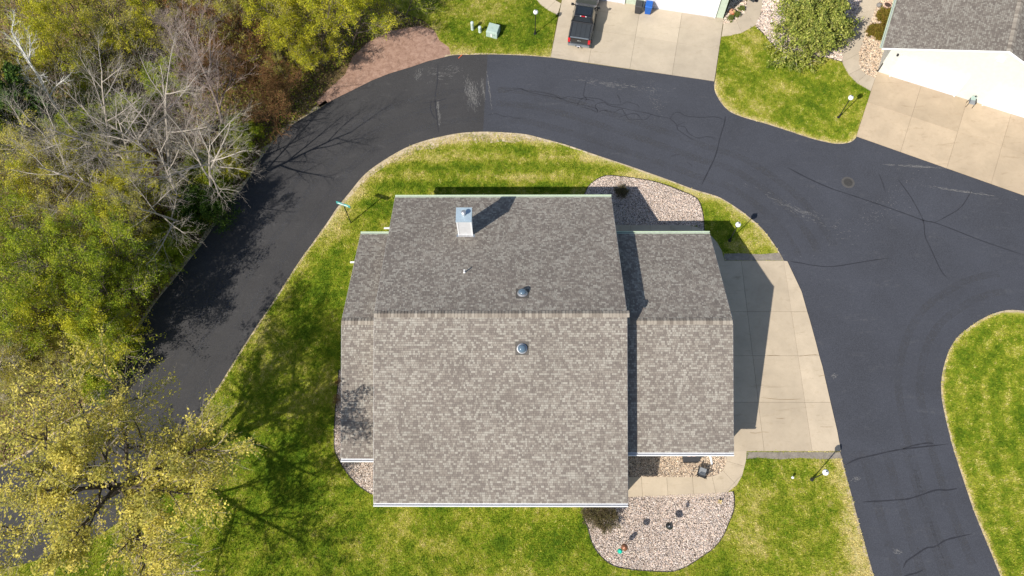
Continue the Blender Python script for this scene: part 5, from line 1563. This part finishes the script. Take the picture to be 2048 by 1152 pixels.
# patio chairs
def patio_chair(px, py, rz, label, cushion):
    p = G(px, py, .06)
    e = empty('patio_chair', p, rz, label, 'patio chair')
    for sx in (-1, 1):
        for sy_ in (-1, 1):
            MB().bar((sx * .30, sy_ * .30, 0), (sx * .29, sy_ * .28, .42 if sy_ < 0 else .60), .035).build('leg', MAT['black'], e)
        MB().bar((sx * .31, -.32, .60), (sx * .31, .34, .62), .05, .03).build('armrest', MAT['black'], e)
        MB().bar((sx * .30, -.29, .40), (sx * .31, -.31, .60), .03).build('arm_post', MAT['black'], e)
        MB().bar((sx * .28, .30, .42), (sx * .28, .50, .98), .04).build('back_post', MAT['black'], e)
    MB().box((0, 0, .40), (.60, .62, .04)).build('seat', MAT['darkgrey'], e, .01)
    MB().box((0, -.02, .46), (.50, .50, .09)).build('seat_cushion', cushion, e, .03)
    for z in (.55, .68, .81, .94):
        t = (z - .42) / .56
        MB().bar((-.28, .30 + .20 * t, z), (.28, .30 + .20 * t, z), .03).build('back_rail', MAT['black'], e)
    return e
patio_chair(1402, 946, math.radians(160), 'black patio chair with grey cushion on the tan gravel', MAT['cushion'])
# low box table near the eave
pA = G(1381, 926, .06)
bx = empty('patio_table', pA, HYAW + .02, 'black low fire table with two pink blocks half under the garage eave', 'table')
MB().box((0, .42, .27), (1.05, .75, .50)).build('body', MAT['darkgrey'], bx, .02)
MB().box((0, .42, .545), (1.15, .85, .05)).build('top', MAT['black_pl'], bx, .012)
for x in (-.18, .16): MB().box((x, .40, .59), (.22, .16, .05)).build('block', MAT['pinkcush'], bx, .015)
MB().box((0, .02, .12), (1.0, .04, .16)).build('kick_panel', MAT['black'], bx)
# garden chair at the white garage wall
p = G(1938, 211, .07)
gc = empty('garden_chair', p, NEA + .1, 'small grey metal garden chair against the white garage wall', 'garden chair')
for sx in (-1, 1):
    for sy_ in (-1, 1):
        MB().bar((sx * .25, sy_ * .22, 0), (sx * .23, sy_ * .20, .46), .035).build('leg', MAT['black'], gc)
    MB().bar((sx * .25, -.22, .62), (sx * .24, .22, .66), .04).build('armrest', MAT['black'], gc)
    MB().bar((sx * .24, -.20, .45), (sx * .25, -.22, .62), .03).build('arm_post', MAT['black'], gc)
MB().box((0, 0, .47), (.50, .46, .04)).build('seat', MAT['cushion'], gc, .015)
MB().hexa([(-.23, .20, .48), (.23, .20, .48), (.23, .24, .48), (-.23, .24, .48)], [(-.20, .28, .90), (.20, .28, .90), (.20, .31, .90), (-.20, .31, .90)]).build('backrest', MAT['util'], gc, .015)
MB().sphere((.05, .25, .93), .07, 12, 8).build('finial', MAT['black'], gc)
# pots
p = G(1771, 18, .05)
pt_ = empty('plant_pot', p, 0, 'pale clay pot filled with dark soil by the white house', 'pot')
MB().lathe([(.20, 0), (.26, .30), (.31, .46), (.34, .48), (.34, .55), (.29, .55), (.28, .47), (.001, .46)], n=24).build('pot', MAT['pinkpot'], pt_)
MB().lathe([(.285, .48), (.2, .50), (.001, .51)], n=24).build('soil', MAT['peat'], pt_)
p = G(1757, 13, .05)
MB().sphere((0, 0, .18), .25, 14, 9, (1, .9, .8)).build('rock', MAT['greystone'], None).location = p
tag(bpy.data.objects['rock'], 'dark grey rounded rock beside the clay pot', 'rock')
# orange figure by the sage wall
p = G(1463, 27, .06)
fg = empty('garden_ornament', p, .3, 'orange and yellow pumpkin shaped garden ornament by the sage wall', 'ornament')
mb = MB()
for k in range(7):
    a = 6.28 * k / 7
    mb.sphere((.13 * math.cos(a), .13 * math.sin(a), .22), .16, 10, 8, (1, 1, 1)) if False else mb.lathe([(.02, .02), (.11, .08), (.15, .22), (.11, .38), (.02, .44)], (.13 * math.cos(a), .13 * math.sin(a), 0), 10)
mb.build('shell', MAT['terracotta'], fg, smooth=True)
MB().cyl((0, 0, .38), (.03, .02, .55), .035, .02, 8).build('stalk', MAT['peat'], fg)
MB().box((.10, -.16, .40), (.16, .14, .16)).build('face', MAT['yellow'], fg, .03)
MB().box((-.02, -.24, .20), (.20, .10, .12)).build('mouth', MAT['orange'], fg, .03)
p = G(1513, 2, .07)
tb2 = empty('bird_bath', p, 0, 'dark round bird bath on the path at the sage house', 'bird bath')
MB().lathe([(.16, 0), (.12, .08), (.06, .15), (.06, .55), (.14, .62), (.28, .68), (.30, .74), (.27, .74), (.10, .68), (.001, .67)], n=22).build('bowl', MAT['black_pl'], tb2)
# orange stick dropped at the road edge
a, b = G(917, 116.5, .03), G(923, 110.5, .05)
c_ = (a + b) / 2
mk = empty('marker_stake', c_, 0, 'orange marker stake lying at the edge of the asphalt', 'stake')
MB().bar(a - c_, b - c_, .06, .03).build('stake', MAT['orange'], mk)
MB().box(tuple(b - c_), (.09, .09, .045)).build('cap', MAT['orange'], mk)
